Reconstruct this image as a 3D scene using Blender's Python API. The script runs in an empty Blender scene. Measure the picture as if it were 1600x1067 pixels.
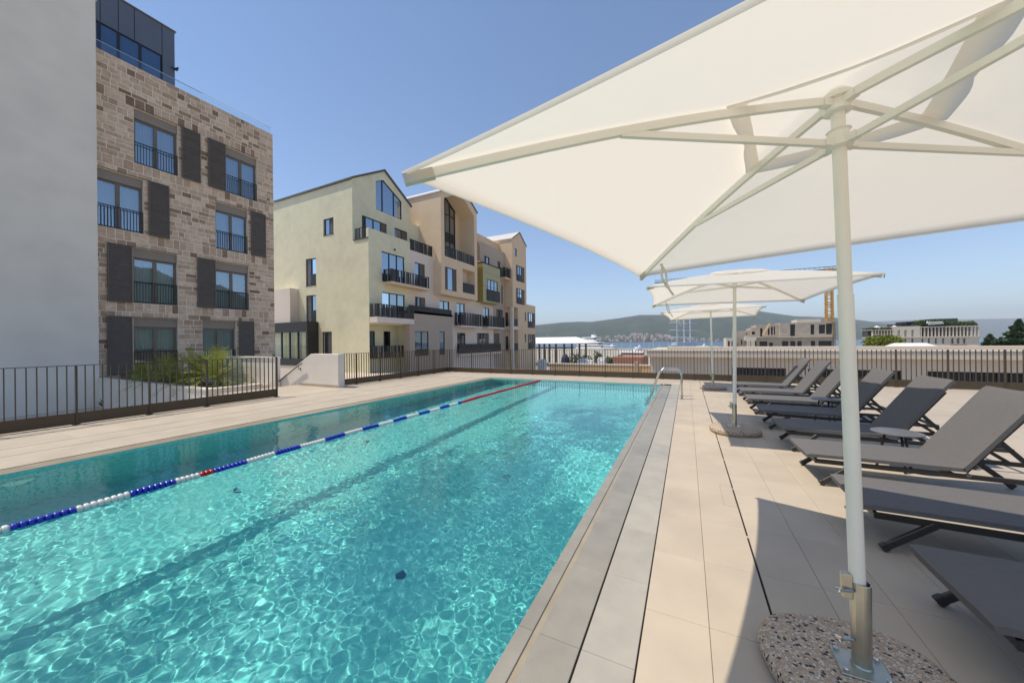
import bpy, bmesh, math, random
import numpy as np
from mathutils import Vector, Matrix
random.seed(7)
R = math.radians
SC = bpy.context.scene
COL = SC.collection

# ------------------------------------------------------------------ camera
CF, PIT, ROLL, YAW, CH = 550.09, 0.0005, -0.01086, -0.46113, 1.446
_fw = np.array([math.sin(YAW)*math.cos(PIT), math.cos(YAW)*math.cos(PIT), math.sin(PIT)])
_r0 = np.array([math.cos(YAW), -math.sin(YAW), 0.0]); _u0 = np.cross(_r0, _fw)
_r = math.cos(ROLL)*_r0 + math.sin(ROLL)*_u0
_u = -math.sin(ROLL)*_r0 + math.cos(ROLL)*_u0
_cp = np.array([0, 0, CH])
camd = bpy.data.cameras.new('camera'); cam = bpy.data.objects.new('camera', camd); COL.objects.link(cam)
camd.sensor_width = 36; camd.lens = CF/1600*36; camd.clip_start = 0.05; camd.clip_end = 30000
cam.matrix_world = Matrix(((_r[0], _u[0], -_fw[0], 0), (_r[1], _u[1], -_fw[1], 0), (_r[2], _u[2], -_fw[2], CH), (0, 0, 0, 1)))
SC.camera = cam

# ------------------------------------------------------------------ sky, sun, exposure
SUN = Vector((-0.464, -0.19, 1.0)).normalized()          # towards the sun
w = bpy.data.worlds.new('World'); SC.world = w; w.use_nodes = True
nt = w.node_tree; bg = nt.nodes['Background']
sky = nt.nodes.new('ShaderNodeTexSky'); sky.sky_type = 'NISHITA'; sky.sun_disc = False
sky.sun_elevation = math.asin(SUN.z); sky.sun_rotation = math.atan2(SUN.x, SUN.y)
sky.altitude = 20; sky.air_density = 0.88; sky.dust_density = 0.0; sky.ozone_density = 2.0
nt.links.new(sky.outputs[0], bg.inputs[0]); bg.inputs[1].default_value = 0.135
sd = bpy.data.lights.new('sun', 'SUN'); sd.energy = 3.5; sd.angle = R(0.53); sd.color = (1.0, 0.91, 0.77)
so = bpy.data.objects.new('sun', sd); COL.objects.link(so)
so.rotation_euler = (-SUN).to_track_quat('-Z', 'Y').to_euler(); so.location = (-20, -10, 40)
sd.cycles.is_caustics_light = True
SC.view_settings.view_transform = 'Standard'; SC.view_settings.look = 'None'
SC.view_settings.exposure = 0.42; SC.view_settings.gamma = 1; SC.view_settings.use_curve_mapping = False
SC.cycles.use_denoising = True
SC.cycles.max_bounces = 10; SC.cycles.transparent_max_bounces = 16; SC.cycles.sample_clamp_indirect = 6

# ------------------------------------------------------------------ helpers
def ray(px, py): return _fw + (px-800)/CF*_r - (py-533.5)/CF*_u
def at(px, py, depth): return Vector(_cp + depth*ray(px, py))
def aty(px, py, y):
    d = ray(px, py); return Vector(_cp + d*(y/d[1]))
WM = {}
def put(o, parent=None, local=False):
    COL.objects.link(o)
    if parent is not None:
        o.parent = parent
        if not local: o.matrix_parent_inverse = WM[parent.name].inverted()
    WM[o.name] = (WM[parent.name] @ o.matrix_basis) if (parent is not None and local) else o.matrix_basis.copy()
    return o
def tag(o, label=None, cat=None, group=None, kind=None):
    if label: o['label'] = label
    if cat: o['category'] = cat
    if group: o['group'] = group
    if kind: o['kind'] = kind
    return o
def empty(name, loc, label=None, cat=None, group=None, kind=None, rot=(0, 0, 0)):
    o = bpy.data.objects.new(name, None); o.location = loc; o.rotation_euler = rot; o.empty_display_size = .2
    put(o); o_m = Matrix.LocRotScale(Vector(loc), bpy.data.objects[o.name].rotation_euler, None)
    WM[o.name] = o_m
    return tag(o, label, cat, group, kind)
def copy_tree(o, parent=None, loc=None, rot=None):
    c = o.copy()
    if loc is not None: c.location = loc
    if rot is not None: c.rotation_euler = rot
    COL.objects.link(c); c.parent = parent
    for ch in list(o.children): copy_tree(ch, c)
    return c

class MB:
    def __init__(s): s.v = []; s.f = []
    def add(s, vs, fs):
        n = len(s.v); s.v += [tuple(p) for p in vs]; s.f += [tuple(i+n for i in f) for f in fs]; return s
    def hexa(s, p): return s.add(p, [(0,3,2,1),(4,5,6,7),(0,1,5,4),(1,2,6,5),(2,3,7,6),(3,0,4,7)])
    def box(s, a0, a1, b0, b1, c0, c1, T=None):
        p = [(a0,b0,c0),(a1,b0,c0),(a1,b1,c0),(a0,b1,c0),(a0,b0,c1),(a1,b0,c1),(a1,b1,c1),(a0,b1,c1)]
        if T: p = [T(*q) for q in p]
        return s.hexa(p)
    def cham(s, x0, x1, y0, y1, z0, z1, c):             # tile: box with chamfered top edge
        p = [(x0,y0,z0),(x1,y0,z0),(x1,y1,z0),(x0,y1,z0),(x0,y0,z1-c),(x1,y0,z1-c),(x1,y1,z1-c),(x0,y1,z1-c),
             (x0+c,y0+c,z1),(x1-c,y0+c,z1),(x1-c,y1-c,z1),(x0+c,y1-c,z1)]
        return s.add(p, [(0,1,5,4),(1,2,6,5),(2,3,7,6),(3,0,4,7),(4,5,9,8),(5,6,10,9),(6,7,11,10),(7,4,8,11),(8,9,10,11)])
    def poly(s, pts): return s.add(pts, [tuple(range(len(pts)))])
    def prism(s, pts, off):
        n = len(pts); off = Vector(off); a = [Vector(p) for p in pts]; b = [p+off for p in a]
        fs = [tuple(range(n))[::-1], tuple(range(n, 2*n))] + [(i, (i+1) % n, (i+1) % n+n, i+n) for i in range(n)]
        return s.add(a+b, fs)
    def tube(s, path, r, n=10, cap=True, flat=None):
        path = [Vector(p) for p in path]; rs = r if isinstance(r, (list, tuple)) else [r]*len(path)
        vs = []; fs = []; up = None
        for i, p in enumerate(path):
            d = (path[min(i+1, len(path)-1)] - path[max(i-1, 0)]).normalized()
            if up is None: up = Vector((0,0,1)) if abs(d.z) < .9 else Vector((1,0,0))
            a = d.cross(up).normalized(); b = a.cross(d).normalized(); up = b
            for k in range(n):
                t = 2*math.pi*(k+.5)/n
                q = a*math.cos(t) + b*math.sin(t)
                if flat: q = a*math.cos(t)*flat[0] + b*math.sin(t)*flat[1]
                vs.append(p + q*rs[i])
        m = len(path)
        for i in range(m-1):
            for k in range(n):
                fs.append((i*n+k, i*n+(k+1) % n, (i+1)*n+(k+1) % n, (i+1)*n+k))
        if cap: fs += [tuple(range(n))[::-1], tuple(range((m-1)*n, m*n))]
        return s.add(vs, fs)
    def lathe(s, prof, c=(0,0,0), n=24, axis='z'):
        vs = []; fs = []
        for (r, z) in prof:
            for k in range(n):
                t = 2*math.pi*k/n; x, y = r*math.cos(t), r*math.sin(t)
                q = (x, y, z) if axis == 'z' else (x, z, y)
                vs.append((c[0]+q[0], c[1]+q[1], c[2]+q[2]))
        for i in range(len(prof)-1):
            for k in range(n): fs.append((i*n+k, i*n+(k+1) % n, (i+1)*n+(k+1) % n, (i+1)*n+k))
        fs += [tuple(range(n))[::-1], tuple(range((len(prof)-1)*n, len(prof)*n))]
        return s.add(vs, fs)
    def bar(s, p, q, wd, ht, up=(0,0,1)):               # rectangular bar between two points
        p, q = Vector(p), Vector(q); d = (q-p).normalized(); up = Vector(up)
        a = d.cross(up).normalized()*wd/2; b = a.cross(d).normalized()*ht/2
        return s.hexa([p-a-b, p+a-b, p+a+b, p-a+b, q-a-b, q+a-b, q+a+b, q-a+b])
    def mesh(s, name, m, smooth=False, bevel=0, seg=1, recalc=True):
        me = bpy.data.meshes.new(name); me.from_pydata(s.v, [], s.f)
        if recalc or bevel:
            bm = bmesh.new(); bm.from_mesh(me)
            if recalc: bmesh.ops.recalc_face_normals(bm, faces=bm.faces)
            if bevel:
                bmesh.ops.bevel(bm, geom=[e for e in bm.edges if len(e.link_faces) == 2 and e.calc_face_angle(0) > .5], offset=bevel, segments=seg, affect='EDGES', profile=.6)
            bm.to_mesh(me); bm.free()
        if smooth:
            for p in me.polygons: p.use_smooth = True
        me.materials.append(m); return me
    def build(s, name, m, parent=None, local=False, **k):
        return put(bpy.data.objects.new(name, s.mesh(name, m, **k)), parent, local)
def inst(name, me, parent, loc=(0,0,0), rot=(0,0,0), local=False, scale=(1,1,1)):
    o = bpy.data.objects.new(name, me); o.location = loc; o.rotation_euler = rot; o.scale = scale
    COL.objects.link(o)
    if parent is not None:
        o.parent = parent
        if not local: o.matrix_parent_inverse = WM[parent.name].inverted()
    return o

# ------------------------------------------------------------------ materials
def nodes(name):
    m = bpy.data.materials.new(name); m.use_nodes = True; t = m.node_tree
    return m, t, t.nodes['Principled BSDF'], t.nodes['Material Output']
def N(t, typ, **k):
    n = t.nodes.new(typ)
    for a, b in k.items():
        if a.startswith('i_'): n.inputs[a[2:].replace('_', ' ')].default_value = b
        else: setattr(n, a, b)
    return n
def mat(name, col, rough=.6, metal=0, var=.12, scale=3, bump=0, bscale=60, orand=0, spec=.5, detail=6, stretch=None, dirt=0):
    m, t, p, o = nodes(name); L = t.links.new
    p.inputs['Roughness'].default_value = rough; p.inputs['Metallic'].default_value = metal; p.inputs['Specular IOR Level'].default_value = spec
    g = N(t, 'ShaderNodeNewGeometry'); src = g.outputs['Position']
    if stretch:
        mp = N(t, 'ShaderNodeMapping'); mp.inputs['Scale'].default_value = stretch; L(src, mp.inputs[0]); src = mp.outputs[0]
    n = N(t, 'ShaderNodeTexNoise', i_Scale=scale, i_Detail=detail); L(src, n.inputs['Vector'])
    mr = N(t, 'ShaderNodeMapRange'); mr.inputs[1].default_value = .25; mr.inputs[2].default_value = .75
    mr.inputs[3].default_value = 1-var; mr.inputs[4].default_value = 1+var; L(n.outputs[0], mr.inputs[0]); f = mr.outputs[0]
    if orand:
        oi = N(t, 'ShaderNodeObjectInfo'); m2 = N(t, 'ShaderNodeMapRange'); m2.inputs[3].default_value = 1-orand; m2.inputs[4].default_value = 1+orand
        L(oi.outputs['Random'], m2.inputs[0]); mu = N(t, 'ShaderNodeMath', operation='MULTIPLY'); L(f, mu.inputs[0]); L(m2.outputs[0], mu.inputs[1]); f = mu.outputs[0]
    if dirt:
        n3 = N(t, 'ShaderNodeTexNoise', i_Scale=scale*.23, i_Detail=8); L(src, n3.inputs['Vector'])
        m3 = N(t, 'ShaderNodeMapRange'); m3.inputs[1].default_value = .5; m3.inputs[2].default_value = .75; m3.inputs[3].default_value = 1; m3.inputs[4].default_value = 1-dirt
        L(n3.outputs[0], m3.inputs[0]); mu = N(t, 'ShaderNodeMath', operation='MULTIPLY'); L(f, mu.inputs[0]); L(m3.outputs[0], mu.inputs[1]); f = mu.outputs[0]
    vm = N(t, 'ShaderNodeVectorMath', operation='SCALE'); vm.inputs[0].default_value = col[:3]; L(f, vm.inputs['Scale'])
    L(vm.outputs[0], p.inputs['Base Color'])
    if bump:
        n2 = N(t, 'ShaderNodeTexNoise', i_Scale=bscale, i_Detail=5); L(src, n2.inputs['Vector'])
        b = N(t, 'ShaderNodeBump', i_Strength=bump, i_Distance=.01); L(n2.outputs[0], b.inputs['Height']); L(b.outputs[0], p.inputs['Normal'])
    return m
M = {}
M['deck'] = mat('deck_tile', (.485,.407,.312), .62, var=.09, scale=2.4, bump=.12, bscale=90, orand=.04, dirt=.13, detail=9)
M['joint'] = mat('joint', (.33,.275,.21), .9)
M['coping2'] = mat('strip_tile', (.385,.355,.30), .5, var=.09, scale=6, bump=.1, bscale=120, orand=.04, dirt=.1)
M['joint2'] = mat('dark_joint', (.16,.13,.10), .9)
M['gap'] = mat('gap', (.015,.013,.012), .9)
M['coping'] = mat('coping_tile', (.285,.262,.218), .38, var=.10, scale=6, bump=.1, bscale=120, orand=.04, dirt=.12)
M['wetedge'] = mat('wet_edge', (.33,.28,.20), .3, var=.15, scale=5)
M['white'] = mat('white_plaster', (.86,.79,.68), .85, var=.05, scale=1.1, bump=.45, bscale=38, dirt=.10, detail=9)
M['white2'] = mat('white_render', (.80,.72,.62), .85, var=.04, scale=2, bump=.15, bscale=50, dirt=.06)
M['greenr'] = mat('green_render', (.80,.745,.53), .88, var=.06, scale=1.6, bump=.3, bscale=26, dirt=.12, detail=9)
M['peach'] = mat('peach_render', (.80,.61,.41), .88, var=.03, scale=1.2, bump=.15, bscale=30, dirt=.05)
M['pink'] = mat('pinkish_white_render', (.80,.69,.60), .88, var=.03, scale=1.2, bump=.15, bscale=30, dirt=.05)
M['taupe'] = mat('taupe_render', (.50,.405,.325), .88, var=.03, scale=1.2, bump=.15, bscale=30, dirt=.06)
M['lime'] = mat('lime_panel', (.45,.43,.24), .7, var=.04, scale=2)
M['mustard'] = mat('mustard_panel', (.34,.26,.06), .7, var=.04, scale=2)
M['sand'] = mat('sand_render', (.78,.59,.39), .88, var=.03, scale=1.2, bump=.15, bscale=30, dirt=.05)
M['frame'] = mat('bronze_frame', (.20,.16,.125), .45, .3, var=.05)
M['dark'] = mat('anthracite_metal', (.026,.024,.022), .5, .0, var=.1)
M['shutter'] = mat('shutter_metal', (.135,.108,.084), .5, 0, var=.08, scale=4)
M['shutterg'] = mat('grey_shutter', (.10,.085,.085), .55, .1, var=.08, scale=4)
M['blindbox'] = mat('blind_box', (.30,.25,.205), .55, .1, var=.04)
M['bronze'] = mat('fence_bronze', (.095,.07,.045), .42, .4, var=.1, scale=9)
M['slate'] = mat('slate_panel', (.14,.155,.19), .35, .2, var=.05, scale=2)
M['roof'] = mat('grey_roof', (.13,.125,.12), .7, var=.1)
M['roofw'] = mat('pale_roof', (.60,.55,.52), .6, var=.05)
M['steel'] = mat('stainless_steel', (.62,.60,.56), .16, 1.0, var=.03)
M['galv'] = mat('galvanised_steel', (.50,.49,.41), .33, .95, var=.12, scale=14)
M['pole'] = mat('cream_powder_coat', (.82,.79,.69), .38, 0, var=.03)
M['sling'] = mat('grey_sling', (.13,.122,.117), .8, var=.06, scale=30, bump=.25, bscale=700)
M['lframe'] = mat('dark_aluminium', (.042,.038,.035), .38, .3, var=.05)
M['ttop'] = mat('table_top', (.17,.165,.165), .4, .2, var=.04)
M['curtain'] = mat('curtain', (.72,.72,.70), .9, var=.03)
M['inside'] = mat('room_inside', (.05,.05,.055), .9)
M['soil'] = mat('dark_gravel', (.10,.10,.10), .95, var=.5, scale=60, bump=.8, bscale=80)
M['pave'] = mat('paving', (.58,.50,.40), .9, var=.12, scale=.8)
M['asphalt'] = mat('town_ground', (.38,.34,.28), .95, var=.25, scale=.15)
M['concrete'] = mat('raw_concrete', (.40,.345,.28), .9, var=.15, scale=.6)
M['limestone'] = mat('limestone', (.60,.53,.44), .85, var=.06, scale=.5)
M['beige'] = mat('beige_render', (.63,.53,.43), .88, var=.05, scale=.6, dirt=.06)
M['tan'] = mat('tan_render', (.62,.43,.25), .88, var=.05, scale=.6)
M['louvre'] = mat('dark_louvre', (.05,.05,.05), .5, .3)
M['yacht'] = mat('white_gelcoat', (.80,.80,.80), .25, var=.02)
M['ydark'] = mat('tinted_glass', (.02,.025,.03), .1, var=.05)
M['tent'] = mat('white_membrane', (.80,.77,.73), .7, var=.02, scale=.3)
M['timber'] = mat('dark_timber', (.07,.05,.035), .8)
M['navy'] = mat('navy_canvas', (.02,.025,.07), .7)
M['cranem'] = mat('crane_yellow', (.55,.30,.06), .5, .1, var=.1)
M['terracotta'] = mat('terracotta', (.42,.20,.13), .9, var=.15, scale=.1)
M['bark'] = mat('bark', (.12,.085,.06), .95, var=.3, scale=6)
M['rope'] = mat('white_float', (.72,.70,.66), .4, var=.05)
M['blue'] = mat('blue_float', (.012,.03,.42), .35, var=.08)
M['red'] = mat('red_float', (.55,.010,.015), .35, var=.06)
M['drain'] = mat('dark_inlet', (.02,.08,.20), .5)
M['strap'] = mat('canvas_strap', (.55,.52,.44), .8)

def m_glass(name, col, gloss, tr=None):
    m, t, p, o = nodes(name); L = t.links.new
    gl = N(t, 'ShaderNodeBsdfGlossy', i_Roughness=.02); gl.inputs['Color'].default_value = (.74,.88,1,1)
    if tr: b = N(t, 'ShaderNodeBsdfTransparent'); b.inputs['Color'].default_value = (*tr, 1)
    else: b = N(t, 'ShaderNodeBsdfDiffuse'); b.inputs['Color'].default_value = (*col, 1)
    lw = N(t, 'ShaderNodeLayerWeight', i_Blend=gloss); mx = N(t, 'ShaderNodeMixShader')
    mr = N(t, 'ShaderNodeMapRange'); mr.inputs[3].default_value = gloss*.75; mr.inputs[4].default_value = .95
    n = N(t, 'ShaderNodeTexNoise', i_Scale=.9, i_Detail=1); g = N(t, 'ShaderNodeNewGeometry'); L(g.outputs['Position'], n.inputs['Vector'])
    bp = N(t, 'ShaderNodeBump', i_Strength=.03, i_Distance=.05); L(n.outputs[0], bp.inputs['Height']); L(bp.outputs[0], gl.inputs['Normal'])
    L(lw.outputs['Fresnel'], mr.inputs[0]); L(mr.outputs[0], mx.inputs[0]); L(b.outputs[0], mx.inputs[1]); L(gl.outputs[0], mx.inputs[2])
    L(mx.outputs[0], o.inputs['Surface']); t.nodes.remove(p); return m
M['glass'] = m_glass('window_glass', (.02,.03,.05), .55)
M['glassdk'] = m_glass('dark_window_glass', (.012,.014,.016), .28)
M['glasscl'] = m_glass('clear_window_glass', None, .45, (.80,.86,.92))
M['glassbl'] = m_glass('blue_window_glass', (.025,.07,.18), .16)
M['glassrail'] = m_glass('railing_glass', None, .10, (.90,.96,.97))

def m_stone():
    m, t, p, o = nodes('facade_stone'); L = t.links.new
    p.inputs['Roughness'].default_value = .88
    g = N(t, 'ShaderNodeNewGeometry'); oi = N(t, 'ShaderNodeObjectInfo')
    ad = N(t, 'ShaderNodeMath', operation='ADD'); L(g.outputs['Random Per Island'], ad.inputs[0]); L(oi.outputs['Random'], ad.inputs[1])
    fr = N(t, 'ShaderNodeMath', operation='FRACT'); L(ad.outputs[0], fr.inputs[0])
    cr = N(t, 'ShaderNodeValToRGB'); e = cr.color_ramp.elements
    e[0].position = 0; e[0].color = (.24,.15,.09,1); e[1].position = 1; e[1].color = (.78,.60,.44,1)
    for ps, c in ((.08,(.38,.25,.16,1)),(.28,(.56,.40,.275,1)),(.55,(.65,.475,.335,1)),(.8,(.71,.53,.38,1))): x = e.new(ps); x.color = c
    L(fr.outputs[0], cr.inputs[0])
    n = N(t, 'ShaderNodeTexNoise', i_Scale=5, i_Detail=8, i_Roughness=.7, i_Distortion=.8)
    mp = N(t, 'ShaderNodeMapping'); mp.inputs['Scale'].default_value = (1,1,2.2); L(g.outputs['Position'], mp.inputs[0]); L(mp.outputs[0], n.inputs['Vector'])
    mr = N(t, 'ShaderNodeMapRange'); mr.inputs[1].default_value = .3; mr.inputs[2].default_value = .7; mr.inputs[3].default_value = .66; mr.inputs[4].default_value = 1.3; L(n.outputs[0], mr.inputs[0])
    vm = N(t, 'ShaderNodeVectorMath', operation='SCALE'); L(cr.outputs[0], vm.inputs[0]); L(mr.outputs[0], vm.inputs['Scale']); L(vm.outputs[0], p.inputs['Base Color'])
    n2 = N(t, 'ShaderNodeTexNoise', i_Scale=22, i_Detail=6); L(g.outputs['Position'], n2.inputs['Vector'])
    b = N(t, 'ShaderNodeBump', i_Strength=.5, i_Distance=.015); L(n2.outputs[0], b.inputs['Height']); L(b.outputs[0], p.inputs['Normal'])
    return m
M['stone'] = m_stone()
M['mortar'] = mat('mortar', (.86,.75,.62), .95, var=.08, scale=4)

def m_pebble():
    m, t, p, o = nodes('exposed_aggregate'); L = t.links.new
    g = N(t, 'ShaderNodeTexCoord'); v = N(t, 'ShaderNodeTexVoronoi', i_Scale=85); L(g.outputs['Object'], v.inputs['Vector'])
    v2 = N(t, 'ShaderNodeTexVoronoi', i_Scale=85, feature='DISTANCE_TO_EDGE'); L(g.outputs['Object'], v2.inputs['Vector'])
    sp = N(t, 'ShaderNodeSeparateColor'); L(v.outputs['Color'], sp.inputs[0])
    cr = N(t, 'ShaderNodeValToRGB'); cr.color_ramp.interpolation = 'CONSTANT'; e = cr.color_ramp.elements
    e[0].position = 0; e[0].color = (.035,.03,.028,1); e[1].position = .11; e[1].color = (.50,.34,.22,1)
    for ps, c in ((.34,(.62,.50,.36,1)),(.55,(.52,.38,.27,1)),(.75,(.66,.56,.45,1)),(.9,(.40,.31,.25,1))): x = e.new(ps); x.color = c
    L(sp.outputs[0], cr.inputs[0])
    mr = N(t, 'ShaderNodeMapRange'); mr.inputs[1].default_value = 0; mr.inputs[2].default_value = .12; L(v2.outputs[0], mr.inputs[0])
    mx = N(t, 'ShaderNodeMix', data_type='RGBA'); mx.inputs[6].default_value = (.46,.38,.30,1); L(mr.outputs[0], mx.inputs[0]); L(cr.outputs[0], mx.inputs[7])
    L(mx.outputs[2], p.inputs['Base Color']); p.inputs['Roughness'].default_value = .7
    b = N(t, 'ShaderNodeBump', i_Strength=.7, i_Distance=.006); L(mr.outputs[0], b.inputs['Height']); L(b.outputs[0], p.inputs['Normal'])
    return m
M['pebble'] = m_pebble()

def m_canopy():
    m, t, p, o = nodes('canopy_fabric'); L = t.links.new; t.nodes.remove(p)
    g = N(t, 'ShaderNodeTexCoord'); n = N(t, 'ShaderNodeTexNoise', i_Scale=3.0, i_Detail=5); L(g.outputs['Object'], n.inputs['Vector'])
    bp = N(t, 'ShaderNodeBump', i_Strength=.3, i_Distance=.03); L(n.outputs[0], bp.inputs['Height'])
    d = N(t, 'ShaderNodeBsdfDiffuse'); d.inputs['Color'].default_value = (.84,.80,.73,1)
    tr = N(t, 'ShaderNodeBsdfTranslucent'); tr.inputs['Color'].default_value = (.92,.85,.74,1)
    L(bp.outputs[0], d.inputs['Normal']); L(bp.outputs[0], tr.inputs['Normal'])
    mx = N(t, 'ShaderNodeMixShader'); mx.inputs[0].default_value = .48
    L(d.outputs[0], mx.inputs[1]); L(tr.outputs[0], mx.inputs[2]); L(mx.outputs[0], o.inputs['Surface']); return m
M['canopy'] = m_canopy()

def m_leaf(name, c1, c2, tr=.3, rough=.6):
    m, t, p, o = nodes(name); L = t.links.new
    g = N(t, 'ShaderNodeNewGeometry'); mx = N(t, 'ShaderNodeMix', data_type='RGBA'); mx.inputs[6].default_value = (*c1,1); mx.inputs[7].default_value = (*c2,1)
    L(g.outputs['Random Per Island'], mx.inputs[0]); L(mx.outputs[2], p.inputs['Base Color']); p.inputs['Roughness'].default_value = rough
    ts = N(t, 'ShaderNodeBsdfTranslucent'); L(mx.outputs[2], ts.inputs['Color']); ms = N(t, 'ShaderNodeMixShader'); ms.inputs[0].default_value = tr
    L(p.outputs[0], ms.inputs[1]); L(ts.outputs[0], ms.inputs[2]); L(ms.outputs[0], o.inputs['Surface']); return m
M['palm'] = m_leaf('palm_leaf', (.16,.22,.03), (.42,.42,.07))
M['broad'] = m_leaf('broad_leaf', (.12,.17,.02), (.26,.28,.035))
M['conifer'] = m_leaf('conifer_leaf', (.018,.045,.015), (.05,.09,.028), .12)
M['hedge'] = m_leaf('hedge_leaf', (.03,.07,.015), (.09,.13,.03), .15)

def m_water():
    m, t, p, o = nodes('pool_water'); L = t.links.new; t.nodes.remove(p)
    g = N(t, 'ShaderNodeBsdfGlass', i_IOR=1.333, i_Roughness=0.0); g.inputs['Color'].default_value = (.93,.985,.98,1)
    L(g.outputs[0], o.inputs['Surface']); return m
M['water'] = m_water()
def m_pooltile():
    m, t, p, o = nodes('pool_mosaic'); L = t.links.new
    g = N(t, 'ShaderNodeNewGeometry'); v = N(t, 'ShaderNodeTexVoronoi', i_Scale=38, distance='CHEBYCHEV'); v.inputs['Randomness'].default_value = .15
    L(g.outputs['Position'], v.inputs['Vector']); sp = N(t, 'ShaderNodeSeparateColor'); L(v.outputs['Color'], sp.inputs[0])
    mx = N(t, 'ShaderNodeMix', data_type='RGBA'); mx.inputs[6].default_value = (.13,.575,.545,1); mx.inputs[7].default_value = (.23,.715,.675,1); L(sp.outputs[0], mx.inputs[0])
    L(mx.outputs[2], p.inputs['Base Color']); p.inputs['Roughness'].default_value = .35; return m
M['pooltile'] = m_pooltile()

def m_sea():
    m, t, p, o = nodes('sea'); L = t.links.new
    p.inputs['Base Color'].default_value = (.008,.05,.115,1); p.inputs['Roughness'].default_value = .22
    g = N(t, 'ShaderNodeNewGeometry'); n = N(t, 'ShaderNodeTexNoise', i_Scale=.35, i_Detail=4); L(g.outputs['Position'], n.inputs['Vector'])
    b = N(t, 'ShaderNodeBump', i_Strength=.8, i_Distance=.6); L(n.outputs[0], b.inputs['Height']); L(b.outputs[0], p.inputs['Normal']); return m
M['sea'] = m_sea()
def m_hill():
    m, t, p, o = nodes('wooded_hill'); L = t.links.new
    g = N(t, 'ShaderNodeNewGeometry'); n = N(t, 'ShaderNodeTexNoise', i_Scale=.006, i_Detail=9, i_Roughness=.65); L(g.outputs['Position'], n.inputs['Vector'])
    cr = N(t, 'ShaderNodeValToRGB'); e = cr.color_ramp.elements; e[0].position = .35; e[0].color = (.015,.032,.016,1); e[1].position = .72; e[1].color = (.08,.085,.05,1)
    x = e.new(.55); x.color = (.03,.052,.024,1)
    L(n.outputs[0], cr.inputs[0]); L(cr.outputs[0], p.inputs['Base Color']); p.inputs['Roughness'].default_value = .95
    return m
M['hill'] = m_hill()

# ------------------------------------------------------------------ large structure: ground, sea, hills
GZ, SEAZ = -5.0, -9.0
b = MB(); b.box(-420, 420, -260, 300, GZ-6, GZ); tag(b.build('ground', M['asphalt']), kind='structure')
b = MB(); b.add([(-9000,-3000,SEAZ),(9000,-3000,SEAZ),(9000,16000,SEAZ),(-9000,16000,SEAZ)], [(0,1,2,3)]); tag(b.build('sea', M['sea']), kind='structure')
b = MB(); b.box(-28, -10.62, -14, 24, GZ+.02, -1.2); tag(b.build('lower_terrace', M['pave']), kind='structure')

def hills(name, prof, d0, d1, back, rows=14, seed=1, cols=160, base=SEAZ-3):
    rnd = random.Random(seed); xs = [p[0] for p in prof]; ys = [p[1] for p in prof]
    ph = [(rnd.uniform(.02,.25), rnd.uniform(0,6.3), rnd.uniform(.2,1)) for _ in range(9)]
    b = MB(); vs = []; fs = []
    for i in range(cols+1):
        px = xs[0] + (xs[-1]-xs[0])*i/cols; py = float(np.interp(px, xs, ys))
        for j in range(rows+1):
            f = j/rows
            if f <= .8:
                g = f/.8; dep = d0 + (d1-d0)*g
                top = at(px, py, d1).z; z = base + (top-base)*(1-(1-g)**1.25)
                z += sum(a*math.sin(px*k*(.6+.8*g) + p0 + 7*g) for k, p0, a in ph)*(top-base)*.018*math.sin(math.pi*min(1, g*1.0))
            else:
                g = (f-.8)/.2; dep = d1 + back*g; z = base + (at(px, py, d1).z-base)*(1-g*g)
            q = at(px, py, dep); vs.append((q.x, q.y, z))
    n = rows+1
    for i in range(cols):
        for j in range(rows): fs.append((i*n+j, (i+1)*n+j, (i+1)*n+j+1, i*n+j+1))
    b.add(vs, fs); return tag(b.build(name, M['hill'], smooth=True), kind='structure')
hills('hills', [(640,520),(740,512),(838,508),(875,504),(906,502.5),(923,503),(965,497.4),(1000,492),(1033,492),(1075,479),(1130,478),(1185,486),(1242,494),(1302,496),(1343,500),(1372,504),(1400,508),(1450,515),(1500,522),(1540,527)], 2300, 3700, 900)
hills('far_hills', [(1280,505),(1350,503),(1420,500),(1480,499),(1515,498.7),(1551,498),(1600,497),(1680,492),(1800,488),(1900,500)], 5600, 8200, 1500, seed=4, cols=90)
def ridge(name, p0, p1, h, width, seed):                 # side mountain across the bay, reflected in the windows
    rnd = random.Random(seed); b = MB(); vs = []; fs = []; p0, p1 = Vector(p0), Vector(p1); d = (p1-p0); nrm = Vector((d.y, -d.x, 0)).normalized()
    for i in range(41):
        t = i/40; hh = h*(.55+.45*math.sin(math.pi*t)) + h*.12*math.sin(9*t+seed) + rnd.uniform(-.03,.03)*h
        for k, (o, f) in enumerate(((-1,0),(-.5,.6),(0,1),(.5,.55),(1,0))):
            q = p0 + d*t + nrm*width*o; vs.append((q.x, q.y, GZ-5 + hh*f*(1+rnd.uniform(-.05,.05))))
    for i in range(40):
        for k in range(4): fs.append((i*5+k, (i+1)*5+k, (i+1)*5+k+1, i*5+k+1))
    b.add(vs, fs); return tag(b.build(name, M['hill'], smooth=True), kind='structure')
ridge('mountain', (1500,-1500,0), (1900,1500,0), 330, 600, 3)

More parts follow.
